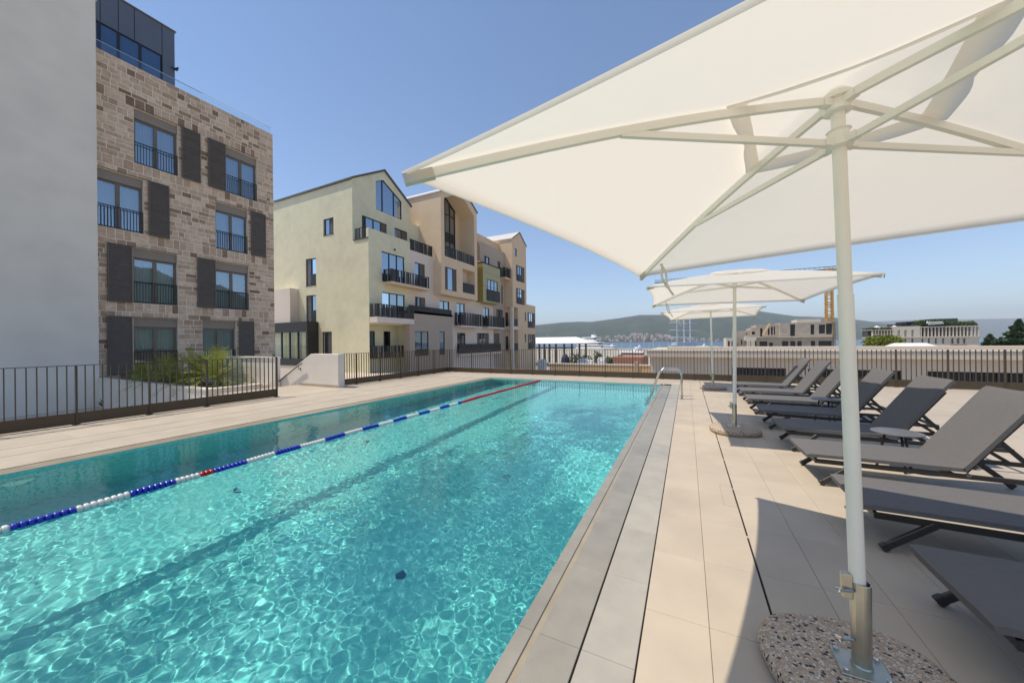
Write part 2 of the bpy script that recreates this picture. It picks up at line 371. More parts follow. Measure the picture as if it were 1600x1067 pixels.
# ------------------------------------------------------------------ pool
PX0, PX1, PY0, PY1, PD, WZ = -7.0, -0.78, -3.4, 12.25, 1.5, -0.03
b = MB()
b.poly([(PX0,PY0,-PD),(PX1,PY0,-PD),(PX1,PY1,-PD),(PX0,PY1,-PD)])
for (x0,y0),(x1,y1) in (((PX0,PY0),(PX1,PY0)),((PX1,PY0),(PX1,PY1)),((PX1,PY1),(PX0,PY1)),((PX0,PY1),(PX0,PY0))):
    b.poly([(x0,y0,-PD),(x1,y1,-PD),(x1,y1,-.012),(x0,y0,-.012)])
basin = tag(b.build('pool_basin', M['pooltile']), kind='structure')
basin.cycles.is_caustics_receiver = True
for (x, y) in ((-5.47,2.6),(-5.48,4.75),(-2.48,2.54),(-2.46,4.72),(-2.4,8.69),(-5.3,8.7),(-5.47,.4),(-2.48,.4)):
    b = MB(); b.lathe([(.046,-PD+.003),(.046,-PD+.012),(.034,-PD+.02),(.014,-PD+.022)], (x,y,0), 16)
    o = b.build('floor_inlet', M['drain'], basin); o.cycles.is_caustics_receiver = True
b = MB()
b.lathe([(.13,0),(.13,.02),(.10,.03),(.02,.03)], (0,0,0), 20)
o = inst('underwater_lamp', b.mesh('underwater_lamp', M['steel']), basin, (PX0+.002,1.1,-.45), (0,R(90),0))

# water surface: real waves
def make_water():
    rng = np.random.default_rng(5)
    xs = [PX1]
    while xs[-1] > PX0: xs.append(xs[-1] - (.0056 + .0022*(-xs[-1]-.78)))
    x = np.array((xs[:-1]+[PX0])[::-1]); ys = [PY0]
    while ys[-1] < PY1: ys.append(ys[-1] + (.05 if ys[-1] < .1 else .0056 + .0025*max(0, ys[-1])))
    y = np.array(ys[:-1]+[PY1]); nx = len(x)-1; ny = len(y)-1
    X, Y = np.meshgrid(x, y); Z = np.zeros_like(X); S = np.maximum(.0056 + .0022*(-X-.78), np.where(Y < .1, .05, .0056+.0025*np.maximum(Y, 0))); W2 = np.full_like(X, 1e-3)
    for i in range(80):
        lam = .034*(3.6**(rng.random()**1.15)); k = 2*math.pi/lam; th = rng.normal(.9, .8) if rng.random() < .6 else rng.random()*6.28
        a = .68/(k*k)*rng.uniform(.6,1.4)
        wx = X + .03*np.sin(Y*2.3+i) + .012*np.sin(Y*6.1+X*3+2*i); wy = Y + .03*np.sin(X*2.1+2*i) + .012*np.sin(X*5.3-Y*2+i)
        wg = np.clip((lam/S-2.6)/2, 0, 1); W2 += wg*wg/80
        Z += wg*a*np.sin(k*(wx*math.cos(th)+wy*math.sin(th)) + rng.random()*6.28)
    Z *= np.minimum(2.2, W2**-.4)
    for i in range(7):                                         # faint longer swell
        lam = rng.uniform(.5,1.3); k = 2*math.pi/lam; th = rng.random()*6.28; Z += .035/(k*k)*np.sin(k*(X*math.cos(th)+Y*math.sin(th))+rng.random()*6.28)
    amp = .72 + .38*np.sin(X*1.1+.4*Y+1)*np.sin(Y*.8-.5*X) + .15*np.sin(3*X+2*Y)     # calmer and livelier patches
    Z *= amp*(.55+.45/(1+np.exp(-(X+4.1)*2.5)))
    vs = np.stack([X.ravel(), Y.ravel(), (Z+WZ).ravel()], 1)
    idx = np.arange((nx+1)*(ny+1)).reshape(ny+1, nx+1)
    fs = np.stack([idx[:-1,:-1].ravel(), idx[:-1,1:].ravel(), idx[1:,1:].ravel(), idx[1:,:-1].ravel()], 1)
    me = bpy.data.meshes.new('pool_water'); me.vertices.add(len(vs)); me.vertices.foreach_set('co', vs.ravel())
    me.loops.add(fs.size); me.loops.foreach_set('vertex_index', fs.ravel()); me.polygons.add(len(fs))
    me.polygons.foreach_set('loop_start', np.arange(0, fs.size, 4)); me.polygons.foreach_set('loop_total', np.full(len(fs), 4))
    me.polygons.foreach_set('use_smooth', np.ones(len(fs), bool)); me.update(); me.validate()
    me.materials.append(M['water'])
    o = put(bpy.data.objects.new('pool_water', me)); o.cycles.is_caustics_caster = True
    return tag(o, kind='structure')
make_water()

# ------------------------------------------------------------------ deck: base sheet, tiles, slots
DX0, DX1, DY0, DY1 = -10.62, 15.0, -5.0, 14.3
b = MB()
for x0, x1, y0, y1 in ((DX0,PX0-.02,DY0,DY1),(PX1+.02,DX1,DY0,DY1),(PX0-.02,PX1+.02,PY1+.02,DY1),(PX0-.02,PX1+.02,DY0,PY0-.02)):
    b.box(x0, x1, y0, y1, GZ+.01, -.014)
b.box(-12.4, DX0, 5.4, 8.2, GZ+.01, -.014)
deck = tag(b.build('pool_deck', M['joint']), kind='structure')
far = MB()
def tiles(x0, x1, y0, y1, m, near, z=0.0, g=.0009, name='tile'):
    b = MB(); b.cham(x0+g, x1-g, y0+g, y1-g, -.013, z, .002)
    if near: return b.build(name, m, deck)
fars = {'deck': MB(), 'coping': MB(), 'coping2': MB()}
def row(x0, x1, ys, key, nearlim, name='tile'):
    for y0, y1 in zip(ys[:-1], ys[1:]):
        if y0 < nearlim and y1 > .6:
            tiles(x0, x1, y0, y1, M[key], True, name=name)
        else:
            g = .0009; fars[key].cham(x0+g, x1-g, y0+g, y1-g, -.013, 0, .002)
ysA = [1.62 + .605*k for k in range(-9, 22)]; ysA = [y for y in ysA if y < 13.4]
ysB = [2.02 + .59*k for k in range(-11, 22)]; ysB = [y for y in ysB if y < DY1-.2] + [DY1]
xA0, xA, xB, xC = PX1-.004, -.462, -.216, .384
ycop = [y for y in ysA if y < 12.3] + [12.55]
row(xA0, -.704, ycop, 'coping', 8, 'coping_tile')                      # lip beyond the groove
row(-.672, xA-.004, ycop, 'coping', 8, 'coping_tile')
row(xA+.004, xB-.003, ycop, 'coping2', 8, 'coping_tile')
row(xB+.003, .087, ysB, 'deck', 7.5); row(.087, xC-.005, ysB, 'deck', 7.5)
cx = xC+.005; k = 0
while cx < DX1-.1:
    nx_ = min(DX1, .69 if k == 0 else cx+.3)
    row(cx, nx_, ysB, 'deck', 6.2 if cx < 2.2 else 0); cx = nx_; k += 1
# far end and left side strips
far_y0 = PY1+.002
for x0, x1 in ((PX0-.3,-4.9),(-4.9,-2.8),(-2.8,xA-.006)):
    tiles(x0, x1, far_y0, 12.55, M['coping'], True, name='coping_tile')
for y0, y1 in ((12.553,13.1),(13.1,13.7),(13.7,14.3)):
    tiles(-10.62, -4.9, y0, y1, M['deck'], True); tiles(-4.9, xB, y0, y1, M['deck'], True)
for x0, x1, m, z in ((-7.285,PX0+.004,'wetedge',-.004),(-8.07,-7.29,'deck',0),(-8.65,-8.075,'deck',0),(-9.69,-8.655,'deck',0),(-10.6,-9.70,'deck',0)):
    for y0, y1 in ((-5,1.9),(1.9,5.4),(5.4,8.9),(8.9,12.55)):
        b = MB(); b.cham(x0+.003, x1-.003, y0+.001, y1-.001, -.013, z, .002); b.build('paving_strip', M[m], deck)
b = MB(); b.cham(-12.4, -10.603, 5.5, 7.76, -.013, 0, .002); b.build('paving_strip', M['deck'], deck)
for kk in fars: tag(fars[kk].build('tile_field', M[kk], deck), kind='stuff')
# groove channel, slot drains
b = MB(); b.box(-.705, -.671, DY0, 12.55, -.0135, -.008); b.build('overflow_groove', M['wetedge'], deck)
for x, wd in ((xA, .011), (xB, .009), (xC, .013)):
    b = MB(); b.box(x-wd/2, x+wd/2, DY0, 12.55 if x < 0 else DY1, -.0138, -.0095); b.build('slot_drain', M['gap'], deck)
for x_ in (-9.70, -8.655, -8.075, -7.29):
    b = MB(); b.box(x_-.007, x_+.006, DY0, 12.55, -.0138, .0008 if x_ > -9 else .0012); b.build('deck_joint', M['joint2'], deck)
b = MB()
for k in range(14): b.box(xC-.008, xC+.008, 1.2+k*.93, 1.225+k*.93, -.0095, -.001)
b.build('drain_bridges', M['deck'], deck)
b = MB(); z = .0006
for x0,x1,y0,y1 in ((.275,.279,3.57,4.06),(.371,.375,3.57,4.06),(.275,.375,3.568,3.572),(.275,.375,4.058,4.062)): b.box(x0,x1,y0,y1,-.002,z)
b.build('access_hatch', M['joint'], deck)

# ------------------------------------------------------------------ facade helpers
def FX(x0): return lambda u, n, z: (x0+n, u, z)           # wall facing +X, u runs along Y
def FY(y0): return lambda u, n, z: (u, y0-n, z)           # wall facing -Y, u runs along X
def wall(mb, T, u0, u1, z0, z1, ops=(), depth=.18):
    us = sorted({u0, u1, *[o[0] for o in ops], *[o[1] for o in ops]}); zs = sorted({z0, z1, *[o[2] for o in ops], *[o[3] for o in ops]})
    us = [u for u in us if u0 <= u <= u1]; zs = [z for z in zs if z0 <= z <= z1]
    for a, c in zip(us[:-1], us[1:]):
        for d, e in zip(zs[:-1], zs[1:]):
            um, zm = (a+c)/2, (d+e)/2
            if any(o[0] < um < o[1] and o[2] < zm < o[3] for o in ops): continue
            mb.poly([T(a,0,d), T(c,0,d), T(c,0,e), T(a,0,e)])
    for o in ops:
        a, c, d, e = o[:4]; n = -depth
        mb.poly([T(a,0,d),T(c,0,d),T(c,n,d),T(a,n,d)]); mb.poly([T(a,0,e),T(c,0,e),T(c,n,e),T(a,n,e)])
        mb.poly([T(a,0,d),T(a,0,e),T(a,n,e),T(a,n,d)]); mb.poly([T(c,0,d),T(c,0,e),T(c,n,e),T(c,n,d)])
def window(bld, T, u0, u1, z0, z1, leaves=2, depth=.16, fw=.07, fm='dark', gm='glass', sill=None, transom=None):
    b = MB(); n0, n1 = -depth, -depth+.07
    b.box(u0,u0+fw,n0,n1,z0,z1,T); b.box(u1-fw,u1,n0,n1,z0,z1,T); b.box(u0+fw,u1-fw,n0,n1,z0,z0+fw,T); b.box(u0+fw,u1-fw,n0,n1,z1-fw,z1,T)
    step = (u1-u0)/leaves
    for i in range(1, leaves): b.box(u0+i*step-fw*.8, u0+i*step+fw*.8, n0, n1-.003, z0+fw, z1-fw, T)
    if transom: b.box(u0+fw, u1-fw, n0+.002, n1-.005, transom-fw/2, transom+fw/2, T)
    wo = b.build('window', M[fm], bld)
    for i in range(leaves):
        a = u0 + i*step + fw*.8; c = u0+(i+1)*step-fw*.8
        g = MB(); g.poly([T(a,n0+.03,z0+fw),T(c,n0+.03,z0+fw),T(c,n0+.03,z1-fw),T(a,n0+.03,z1-fw)]); g.build('pane', M[gm], wo)
    return wo
def shutter(bld, T, u0, u1, z0, z1, n=.03, m='shutter', slats=None, t=.045):
    b = MB(); w_ = .05
    b.box(u0,u0+w_,n,n+t,z0,z1,T); b.box(u1-w_,u1,n,n+t,z0,z1,T); b.box(u0+w_,u1-w_,n,n+t,z0,z0+w_,T); b.box(u0+w_,u1-w_,n,n+t,z1-w_,z1,T)
    k = slats or max(4, int((z1-z0)/.16)); h = (z1-z0-2*w_)/k
    for i in range(k):
        za = z0+w_+i*h; b.hexa([T(u0+w_,n+.004,za+h*.96),T(u1-w_,n+.004,za+h*.96),T(u1-w_,n+.012,za+h),T(u0+w_,n+.012,za+h),
                               T(u0+w_,n+t-.012,za+.004),T(u1-w_,n+t-.012,za+.004),T(u1-w_,n+t-.004,za+.004+h*.06),T(u0+w_,n+t-.004,za+.004+h*.06)])
    return b.build('shutter', M[m], bld)
def bars_rail(bld, T, u0, u1, z0, z1, n=0.0, dens=.42, seed=0, name='railing', m='dark', thin=False):
    rnd = random.Random(seed+int(u0*100)+int(z0*77)); b = MB()
    b.box(u0,u1,n-.02,n+.025,z1-.035,z1,T); b.box(u0,u1,n-.02,n+.025,z0,z0+.035,T); u = u0
    if thin:
        k = int((u1-u0)/.105)
        for i in range(k+1):
            c = u0+.008+(u1-u0-.016)*i/k; b.box(c-.008,c+.008,n-.012,n+.012,z0+.035,z1-.035,T)
    else:
        while u < u1-.02:
            wd = min(rnd.choice((.05,.09,.14,.22,.30)), u1-u); b.box(u,u+wd,n-.012,n+.012,z0+.035,z1-.035,T)
            u += wd + rnd.choice((.02,.03,.05,.08,.12))*(1-dens)*3
    return b.build(name, M[m], bld)
def balcony(bld, T, u0, u1, z, proj, rail=1.15, slab=.22, m='pink', seed=0):
    b = MB(); b.box(u0,u1,0.002,proj,z-slab,z,T); s = b.build('balcony_slab', M[m], bld)
    bars_rail(s, T, u0, u1, z+.02, z+rail, n=proj-.03, seed=seed)
    T2 = lambda u, n, zz: T(u0+.03+n, u, zz); T3 = lambda u, n, zz: T(u1-.03+n, u, zz)
    bars_rail(s, T2, .05, proj-.06, z+.02, z+rail, seed=seed+1); bars_rail(s, T3, .05, proj-.06, z+.02, z+rail, seed=seed+2)
    return s

# ------------------------------------------------------------------ white blank-walled building (left edge)
bw = empty('white_building', (-25, 0, -1.2), 'tall blank off-white plastered wall at the left edge behind the fence', 'building')
b = MB(); b.box(-31, -23.0, -9, 5.74, GZ, 16.7); b.build('wall', M['white'], bw)
b = MB(); b.box(-31.1, -22.9, -9.1, 5.84, 16.7, 16.82); b.build('coping', M['white2'], bw)

# ------------------------------------------------------------------ stone building
SX = -23.4; TS = FX(SX)
bs = empty('stone_building', (-28, 9, -1.2), 'four-storey building clad in brown stone blocks with shuttered windows', 'building')
SY0, SY1, STOP = 4.9, 13.3, 14.72
ops = []
ROWS = [(10.14,12.74),(6.82,9.42),(3.48,6.08),(.15,2.77)]
WINS = [  # row, window u0,u1, shutter u0,u1
    (0,7.02,8.64,8.76,9.55),(0,10.73,12.37,9.88,10.70),
    (1,5.70,7.33,7.48,8.25),(1,10.22,11.83,11.97,12.79),
    (2,6.95,8.57,6.10,6.91),(2,10.20,11.86,9.36,10.16),
    (3,6.94,8.57,6.08,6.88),(3,9.58,11.16,11.28,12.08)]
for r_, a, c, s0, s1 in WINS: ops.append((a, c, *ROWS[r_]))
b = MB(); wall(b, TS, SY0, SY1, GZ, STOP, ops, .30)
b.poly([(SX,SY1,GZ),(-34,SY1,GZ),(-34,SY1,STOP),(SX,SY1,STOP)]); b.poly([(SX,SY0,STOP),(SX,SY1,STOP),(-34,SY1,STOP),(-34,SY0,STOP)])
b.build('wall', M['mortar'], bs)
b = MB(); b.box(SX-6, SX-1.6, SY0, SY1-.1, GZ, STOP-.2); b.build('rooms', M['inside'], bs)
# stones
zb = [-1.4, .15, 2.77, 3.48, 6.08, 6.82, 9.42, 10.14, 12.74, STOP]
rows_ = []
rnd = random.Random(11)
for z0, z1 in zip(zb[:-1], zb[1:]):
    if z1-z0 < 1: rows_ += [(z0, z0+.27, 0), (z0+.27, z1, 1)]
    else:
        z = z0; rem = z1-z0
        if z1 == STOP: rows_.append((z0, z0+.46, 1)); z = z0+.46; rem = z1-z
        k = max(1, round(rem/.24)); ws = [rnd.uniform(.8,1.25) for _ in range(k)]; tt = sum(ws)
        for w_ in ws: rows_.append((z, z+rem*w_/tt, 0)); z += rem*w_/tt
stones = []
for z0, z1, vert in rows_:
    cuts = sorted([(a, c) for (a, c, d, e) in ops if d-.001 <= z0 and z1 <= e+.001])
    segs = []; u = SY0
    for a, c in cuts: segs.append((u, a)); u = c
    segs.append((u, SY1))
    for a, c in segs:
        u = a
        while u < c-.02:
            w_ = rnd.uniform(.24,.36) if vert else rnd.choice((.24,.32,.38,.44,.5,.58))*rnd.uniform(.9,1.1)
            if c-(u+w_) < .16: w_ = c-u
            stones.append((u, u+w_, z0, z1)); u += w_
g = .016
def stone_pts(s):
    u0,u1,z0,z1 = s; p = .006+rnd.random()*.010; j = lambda: rnd.uniform(-.002,.002); e = .008
    f = [(u0+g,z0+g),(u1-g,z0+g),(u1-g,z1-g),(u0+g,z1-g)]; i = [(u0+g+e,z0+g+e),(u1-g-e,z0+g+e),(u1-g-e,z1-g-e),(u0+g+e,z1-g-e)]
    q = [(0.001,a,c) for a,c in f] + [(p*.5+j(),a+j(),c+j()) for a,c in f] + [(p+j(),a,c) for a,c in i]
    return q, [(0,1,5,4),(1,2,6,5),(2,3,7,6),(3,0,4,7),(4,5,9,8),(5,6,10,9),(6,7,11,10),(7,4,8,11),(8,9,10,11)]
vis = sorted(range(len(stones)), key=lambda i: -((stones[i][1]-stones[i][0])*(stones[i][3]-stones[i][2])*(0 if stones[i][0] < 5.9 or stones[i][2] < .3 else 1)/((stones[i][0])**2+550)))
big = set(vis[:298]); rest = MB()
for i, s in enumerate(stones):
    q, f = stone_pts(s); q = [(SX+a, b_, c) for a, b_, c in q]
    if i in big:
        b = MB(); b.add(q, f); b.build('stone', M['stone'], bs, recalc=False)
    else: rest.add(q, f)
tag(rest.build('stone_field', M['stone'], bs), kind='stuff')
for i, (r_, a, c, s0, s1) in enumerate(WINS):
    z0, z1 = ROWS[r_]
    b = MB(); b.box(a+.01,c-.01,-.26,-.10,z1-.42,z1-.005,TS); bx = b.build('blind_box', M['blindbox'], bs)
    wo = window(bs, TS, a+.01, c-.01, z0+.01, z1-.43, 2, depth=.24, fw=.085, fm='frame', gm='glasscl')
    for (q0, q1) in ((a+.08,(a+c)/2-.06),((a+c)/2+.06,c-.08)):
        cu = MB(); k = 34; pts = []
        for j in range(k+1):
            u = q0+(q1-q0)*j/k; n = -.46+.035*math.sin(j*1.15+i)+.012*math.sin(j*2.7); pts.append((u,n))
        for (u_,n_),(u2,n2) in zip(pts[:-1],pts[1:]): cu.poly([TS(u_,n_,z0+.03),TS(u2,n2,z0+.03),TS(u2,n2,z1-.45),TS(u_,n_,z1-.45)])
        cu.build('curtain', M['curtain'], wo, smooth=True)
    bars_rail(bs, TS, a+.02, c-.02, z0+.03, z0+1.03, n=-.05, thin=True)
    shutter(bs, TS, s0, s1, z0-.02, z1+.04, n=.05, slats=26)
    b = MB(); b.box(min(a,s0),max(c,s1),.03,.05,z1+.02,z1+.05,TS); b.build('shutter_track', M['frame'], bs)
# roof railing, penthouse
b = MB(); b.poly([TS(SY0,-.12,STOP),TS(SY1-.05,-.12,STOP),TS(SY1-.05,-.12,STOP+.42),TS(SY0,-.12,STOP+.42)]); b.build('glass_railing', M['glassrail'], bs)
b = MB(); b.box(SY0,SY1-.05,-.135,-.105,STOP+.42,STOP+.445,TS); b.build('handrail', M['steel'], bs)
PXX = -25.2; TP = FX(PXX)
b = MB(); wall(b, TP, 4.0, 9.2, STOP, 18.72, [(4.2,8.68,15.3,17.08)], .12)
b.poly([(PXX,9.2,STOP),(-33,9.2,STOP),(-33,9.2,18.72),(PXX,9.2,18.72)]); b.poly([(PXX,4,18.72),(PXX,9.2,18.72),(-33,9.2,18.72),(-33,4,18.72)])
ph = b.build('penthouse', M['slate'], bs)
for u in (5.0, 5.72, 6.44, 7.05, 7.62, 8.68):
    b = MB(); b.box(u-.012,u+.012,.001,.006,17.1 if u < 8.6 else STOP,18.7,TP); b.build('panel_joint', M['gap'], ph)
b = MB(); b.box(3.9,9.26,-8,.05,18.72,18.79,TP); b.build('roof_edge', M['frame'], ph)
for a, c in ((4.2,4.95),(4.95,5.7),(5.7,6.42),(6.42,7.06),(7.06,7.84),(7.84,8.68)): window(ph, TP, a, c, 15.3, 17.08, 1, depth=.1, fw=.05, fm='dark', gm='glassbl')
b = MB(); b.box(9.18,9.30,.0,.12,16.62,16.74,TP); b.box(9.2,9.26,.10,.30,16.60,16.72,TP); b.box(9.02,9.20,.02,.08,16.66,16.70,TP); b.build('floodlight', M['dark'], ph, bevel=.01)

# ------------------------------------------------------------------ green gabled building
TG, TGB, TGY = FX(-25.0), FX(-27.0), FY(22.15)
bg_ = empty('green_building', (-31, 24, GZ), 'pale green rendered apartment house with a gabled top floor and dark balconies', 'building')
yw = [(-31.0,-29.55,11.75,13.3),(-33.7,-32.15,7.15,9.8),(-33.7,-32.18,3.6,6.2),(-31.4,-29.95,-.05,2.58)]
b = MB()
wall(b, TGY, -27.0, -25.0, GZ, 10.75); 
wall(b, TGY, -40, -27.0, GZ, 16.3, yw, .2)
fo = [(23.64,26.55,7.15,9.9),(23.64,26.55,3.75,6.15)]
wall(b, TG, 22.15, 27.35, 3.15, 11.62, fo, .2)
wall(b, TG, 26.85, 27.35, GZ, 3.15)
# ground floor recess behind the balcony
TR = FX(-26.2); wall(b, TR, 22.15, 26.85, GZ, 3.15, [(23.0,23.85,.0,2.58),(24.9,25.78,.0,2.58)], .15)
b.poly([(-25,26.85,GZ),(-26.2,26.85,GZ),(-26.2,26.85,3.15),(-25,26.85,3.15)]); b.poly([(-25,22.15,3.15),(-26.2,22.15,3.15),(-26.2,26.85,3.15),(-25,26.85,3.15)])
# parapet and terrace
b.poly([(-25,22.15,10.75),(-27,22.15,10.75),(-27,29.7,10.75),(-25,29.7,10.75)]); b.box(-25.22,-25.0005,22.152,27.349,10.76,11.61)
b.box(-25.28,-25.0006,22.1505,22.4,10.76,11.61)
# top volume: gable front
go = [(23.2,26.25,11.0,13.4),(27.3,29.15,11.0,13.4)]
wall(b, TGB, 22.15, 29.65, 10.75, 14.2, go, .2)
pk, ev = 18.6, 16.35
win5 = [(24.88,14.47),(28.33,14.47),(28.33,16.42),(25.85,17.72),(24.88,17.22)]
outer = [(22.15,14.2),(29.65,14.2),(29.65,ev),(25.95,pk),(22.15,ev)]
bm_pts = [TGB(u,0,z) for u,z in outer]; wi = [TGB(u,0,z) for u,z in win5]
n0 = len(b.v); b.v += bm_pts + wi
for i in range(5): b.f.append((n0+i, n0+(i+1)%5, n0+5+(i+1)%5, n0+5+i))
for i in range(5):
    p, q = win5[i], win5[(i+1)%5]; b.poly([TGB(p[0],0,p[1]),TGB(q[0],0,q[1]),TGB(q[0],-.2,q[1]),TGB(p[0],-.2,p[1])])
b.poly([(-27,29.65,GZ),(-40,29.65,GZ),(-40,29.65,ev),(-27,29.65,ev)])
b.build('wall', M['greenr'], bg_)
b = MB()
for (y0,z0,y1,z1) in ((22.0,ev-.05,25.95,pk+.06),(25.95,pk+.06,29.8,ev-.05)):
    b.prism([(-26.85,y0,z0),(-26.85,y1,z1),(-26.85,y1,z1+.16),(-26.85,y0,z0+.16)], (-13.2,0,0))
b.build('roof', M['roof'], bg_)
wo = MB()
for i in range(5):
    p, q = win5[i], win5[(i+1)%5]; wo.bar(TGB(p[0],-.12,p[1]), TGB(q[0],-.12,q[1]), .1, .14, (1,0,0))
for u, zt in ((25.75,17.62),(27.27,16.95)): wo.bar(TGB(u,-.12,14.5), TGB(u,-.12,zt), .1, .12, (1,0,0))
wo = wo.build('window', M['dark'], bg_)
for pts in ([(24.9,14.5),(25.72,14.5),(25.72,17.62),(24.9,17.2)],[(25.78,14.5),(27.24,14.5),(27.24,16.95),(25.85,17.68)],[(27.3,14.5),(28.3,14.5),(28.3,16.42),(27.3,16.93)]):
    g_ = MB(); g_.poly([TGB(u,-.11,z) for u,z in pts]); g_.build('pane', M['glass'], wo)
for i, (a,c,d,e) in enumerate(yw):
    half = (a+c)/2
    if i in (0,3): window(bg_, TGY, a, half+.05, d, e, 1, depth=.18, gm='glass'); shutter(bg_, TGY, half+.05, c, d, e, n=-.12, m='shutterg')
    else: window(bg_, TGY, half-.05, c, d, e, 1, depth=.18, gm='glass'); shutter(bg_, TGY, a, half-.05, d, e, n=-.12, m='shutterg'); bars_rail(bg_, TGY, half-.05, c, d+.05, d+1.1, n=-.04, dens=1)
    s = MB(); s.box(a-.03,c+.03,-.17,.03,d-.05,d,TGY); s.build('sill', M['shutterg'], bg_)
for (a,c,d,e) in fo: window(bg_, TG, a, c, d, e, 3, depth=.15)
for (a,c) in ((23.0,23.85),(24.9,25.78)): window(bg_, TR, a, c, 0, 2.58, 1, depth=.1, gm='glassdk')
window(bg_, TGB, 23.65, 25.55, 11.0, 13.4, 2, depth=.15); shutter(bg_, TGB, 23.2, 23.65, 11, 13.4, n=-.13, m='dark'); shutter(bg_, TGB, 25.55, 26.25, 11, 13.4, n=-.13, m='shutter')
window(bg_, TGB, 27.3, 28.4, 11.0, 13.4, 1, depth=.15, gm='glassdk'); shutter(bg_, TGB, 28.4, 29.15, 11, 13.4, n=-.13, m='shutter')
bars_rail(bg_, TGY, -26.75, -25.3, 10.8, 11.75, n=-.05, seed=3); bars_rail(bg_, TG, 27.4, 30.9, 10.85, 11.95, n=-.05, seed=5)
s = MB(); s.box(-26.85,-25.0,.001,.06,10.68,10.78,TGY); s.build('ledge', M['shutterg'], bg_)
balcony(bg_, TG, 23.75, 29.0, 7.05, 1.1, seed=4, m='peach')
balcony(bg_, TG, 22.17, 26.8, 3.75, .95, slab=.5, seed=8, m='pink')
bars_rail(bg_, TG, 22.3, 26.8, .05, 1.2, n=-.1, seed=2)
b = MB(); b.lathe([(.09,0),(.09,.12),(.05,.16)], (0,0,0), 10); inst('wall_lamp', b.mesh('wall_lamp', M['dark']), bg_, (-25.0,25.2,10.35), (0,R(90),0))

# glazed link between stone and green building
bl = empty('glazed_link', (-34, 21.5, GZ), 'low black-framed glass entrance box between the stone and green buildings', 'pavilion')
TL = FY(21.0)
b = MB(); b.box(-40,-31.85,-1.14,0,2.6,3.55,TL); b.box(-40,-31.85,-1.14,0,-.62,.02,TL); b.box(-32.05,-31.85,-1.14,-.002,.02,2.6,TL)
for u in (-33.3,-34.6,-35.9,-37.2): b.box(u-.06,u+.06,-.14,-.01,.02,2.6,TL)
b.build('frame', M['dark'], bl)
for a, c in ((-33.24,-32.05),(-34.54,-33.36),(-35.84,-34.66),(-37.14,-35.96)):
    g_ = MB(); g_.poly([TL(a,-.08,.02),TL(c,-.08,.02),TL(c,-.08,2.6),TL(a,-.08,2.6)]); g_.build('pane', M['glassrail'], bl)
cm = mat('yellow_curtain', (.80,.74,.42), .9)
for a, c in ((-33.2,-32.5),(-34.5,-33.7),(-35.8,-34.9)):
    g_ = MB()
    for i in range(14): u0_, u1_ = a+(c-a)*i/14, a+(c-a)*(i+1)/14; n_ = -.35+.05*math.sin(i*1.9); n2_ = -.35+.05*math.sin((i+1)*1.9); g_.poly([TL(u0_,n_,.03),TL(u1_,n2_,.03),TL(u1_,n2_,2.58),TL(u0_,n_,2.58)])
    g_.build('curtain', cm, bl, smooth=True)
b = MB(); b.box(-40,-31.9,-1.14,-.05,GZ,-.63,TL); b.build('base_wall', M['pink'], bl)
bp = empty('white_stair_tower', (-37, 21.6, GZ), 'small pinkish white wall block above the glass entrance box', 'building')
b = MB(); b.box(-40,-34.9,21.3,22.14,3.56,6.95); b.build('wall', M['pink'], bp)

# ------------------------------------------------------------------ middle building: white wall, peach gable, taupe box
bm_ = empty('peach_building', (-30, 34, GZ), 'pinkish white apartment house with a projecting peach gable and a taupe ground-floor box', 'building')
XP = -23.9; TPc = FX(XP)
TW = FX(-25.0)
wo_ = [(28.02,29.6,7.3,9.75),(28.02,29.6,3.75,6.2),(32.0,33.85,3.75,6.2),(35.3,37.1,3.75,6.25),(35.35,37.15,.1,2.6),(39.85,43.0,.1,2.65)]
b = MB(); wall(b, TW, 27.35, 40.9, GZ, 10.85, wo_, .2); b.poly([(-25,27.35,10.85),(-29,27.35,10.85),(-29,31,10.85),(-25,31,10.85)])
b.poly([(-25,38.3,10.85),(-29,38.3,10.85),(-29,40.9,10.85),(-25,40.9,10.85)])
b.build('wall', M['pink'], bm_)
window(bm_, TW, 28.02, 28.8, 7.3, 9.75, 1); shutter(bm_, TW, 28.85, 29.6, 7.3, 9.75, n=-.13, m='shutter')
window(bm_, TW, 28.4, 28.95, 3.75, 6.2, 1, gm='glassdk'); shutter(bm_, TW, 28.02, 28.4, 3.75, 6.2, n=-.13, m='dark'); shutter(bm_, TW, 28.95, 29.6, 3.75, 6.2, n=-.13, m='shutter')
window(bm_, TW, 32.0, 33.85, 3.75, 6.2, 2); window(bm_, TW, 35.3, 37.1, 3.75, 6.25, 2); window(bm_, TW, 35.35, 37.15, .1, 2.6, 2, gm='glassdk')
window(bm_, TW, 40.5, 42.4, .1, 2.65, 2); shutter(bm_, TW, 39.85, 40.5, .1, 2.65, n=-.13); shutter(bm_, TW, 42.4, 43.0, .1, 2.65, n=-.13)
balcony(bm_, TW, 34.8, 39.5, 3.45, 1.0, rail=1.55, slab=.2, seed=21)
bars_rail(bm_, TW, 35.2, 45.9, .05, 1.2, n=.35, seed=31, dens=.9)
b = MB(); b.box(35.2,45.9,.002,.5,-.25,.03,TW); b.build('balcony_slab', M['pink'], bm_)
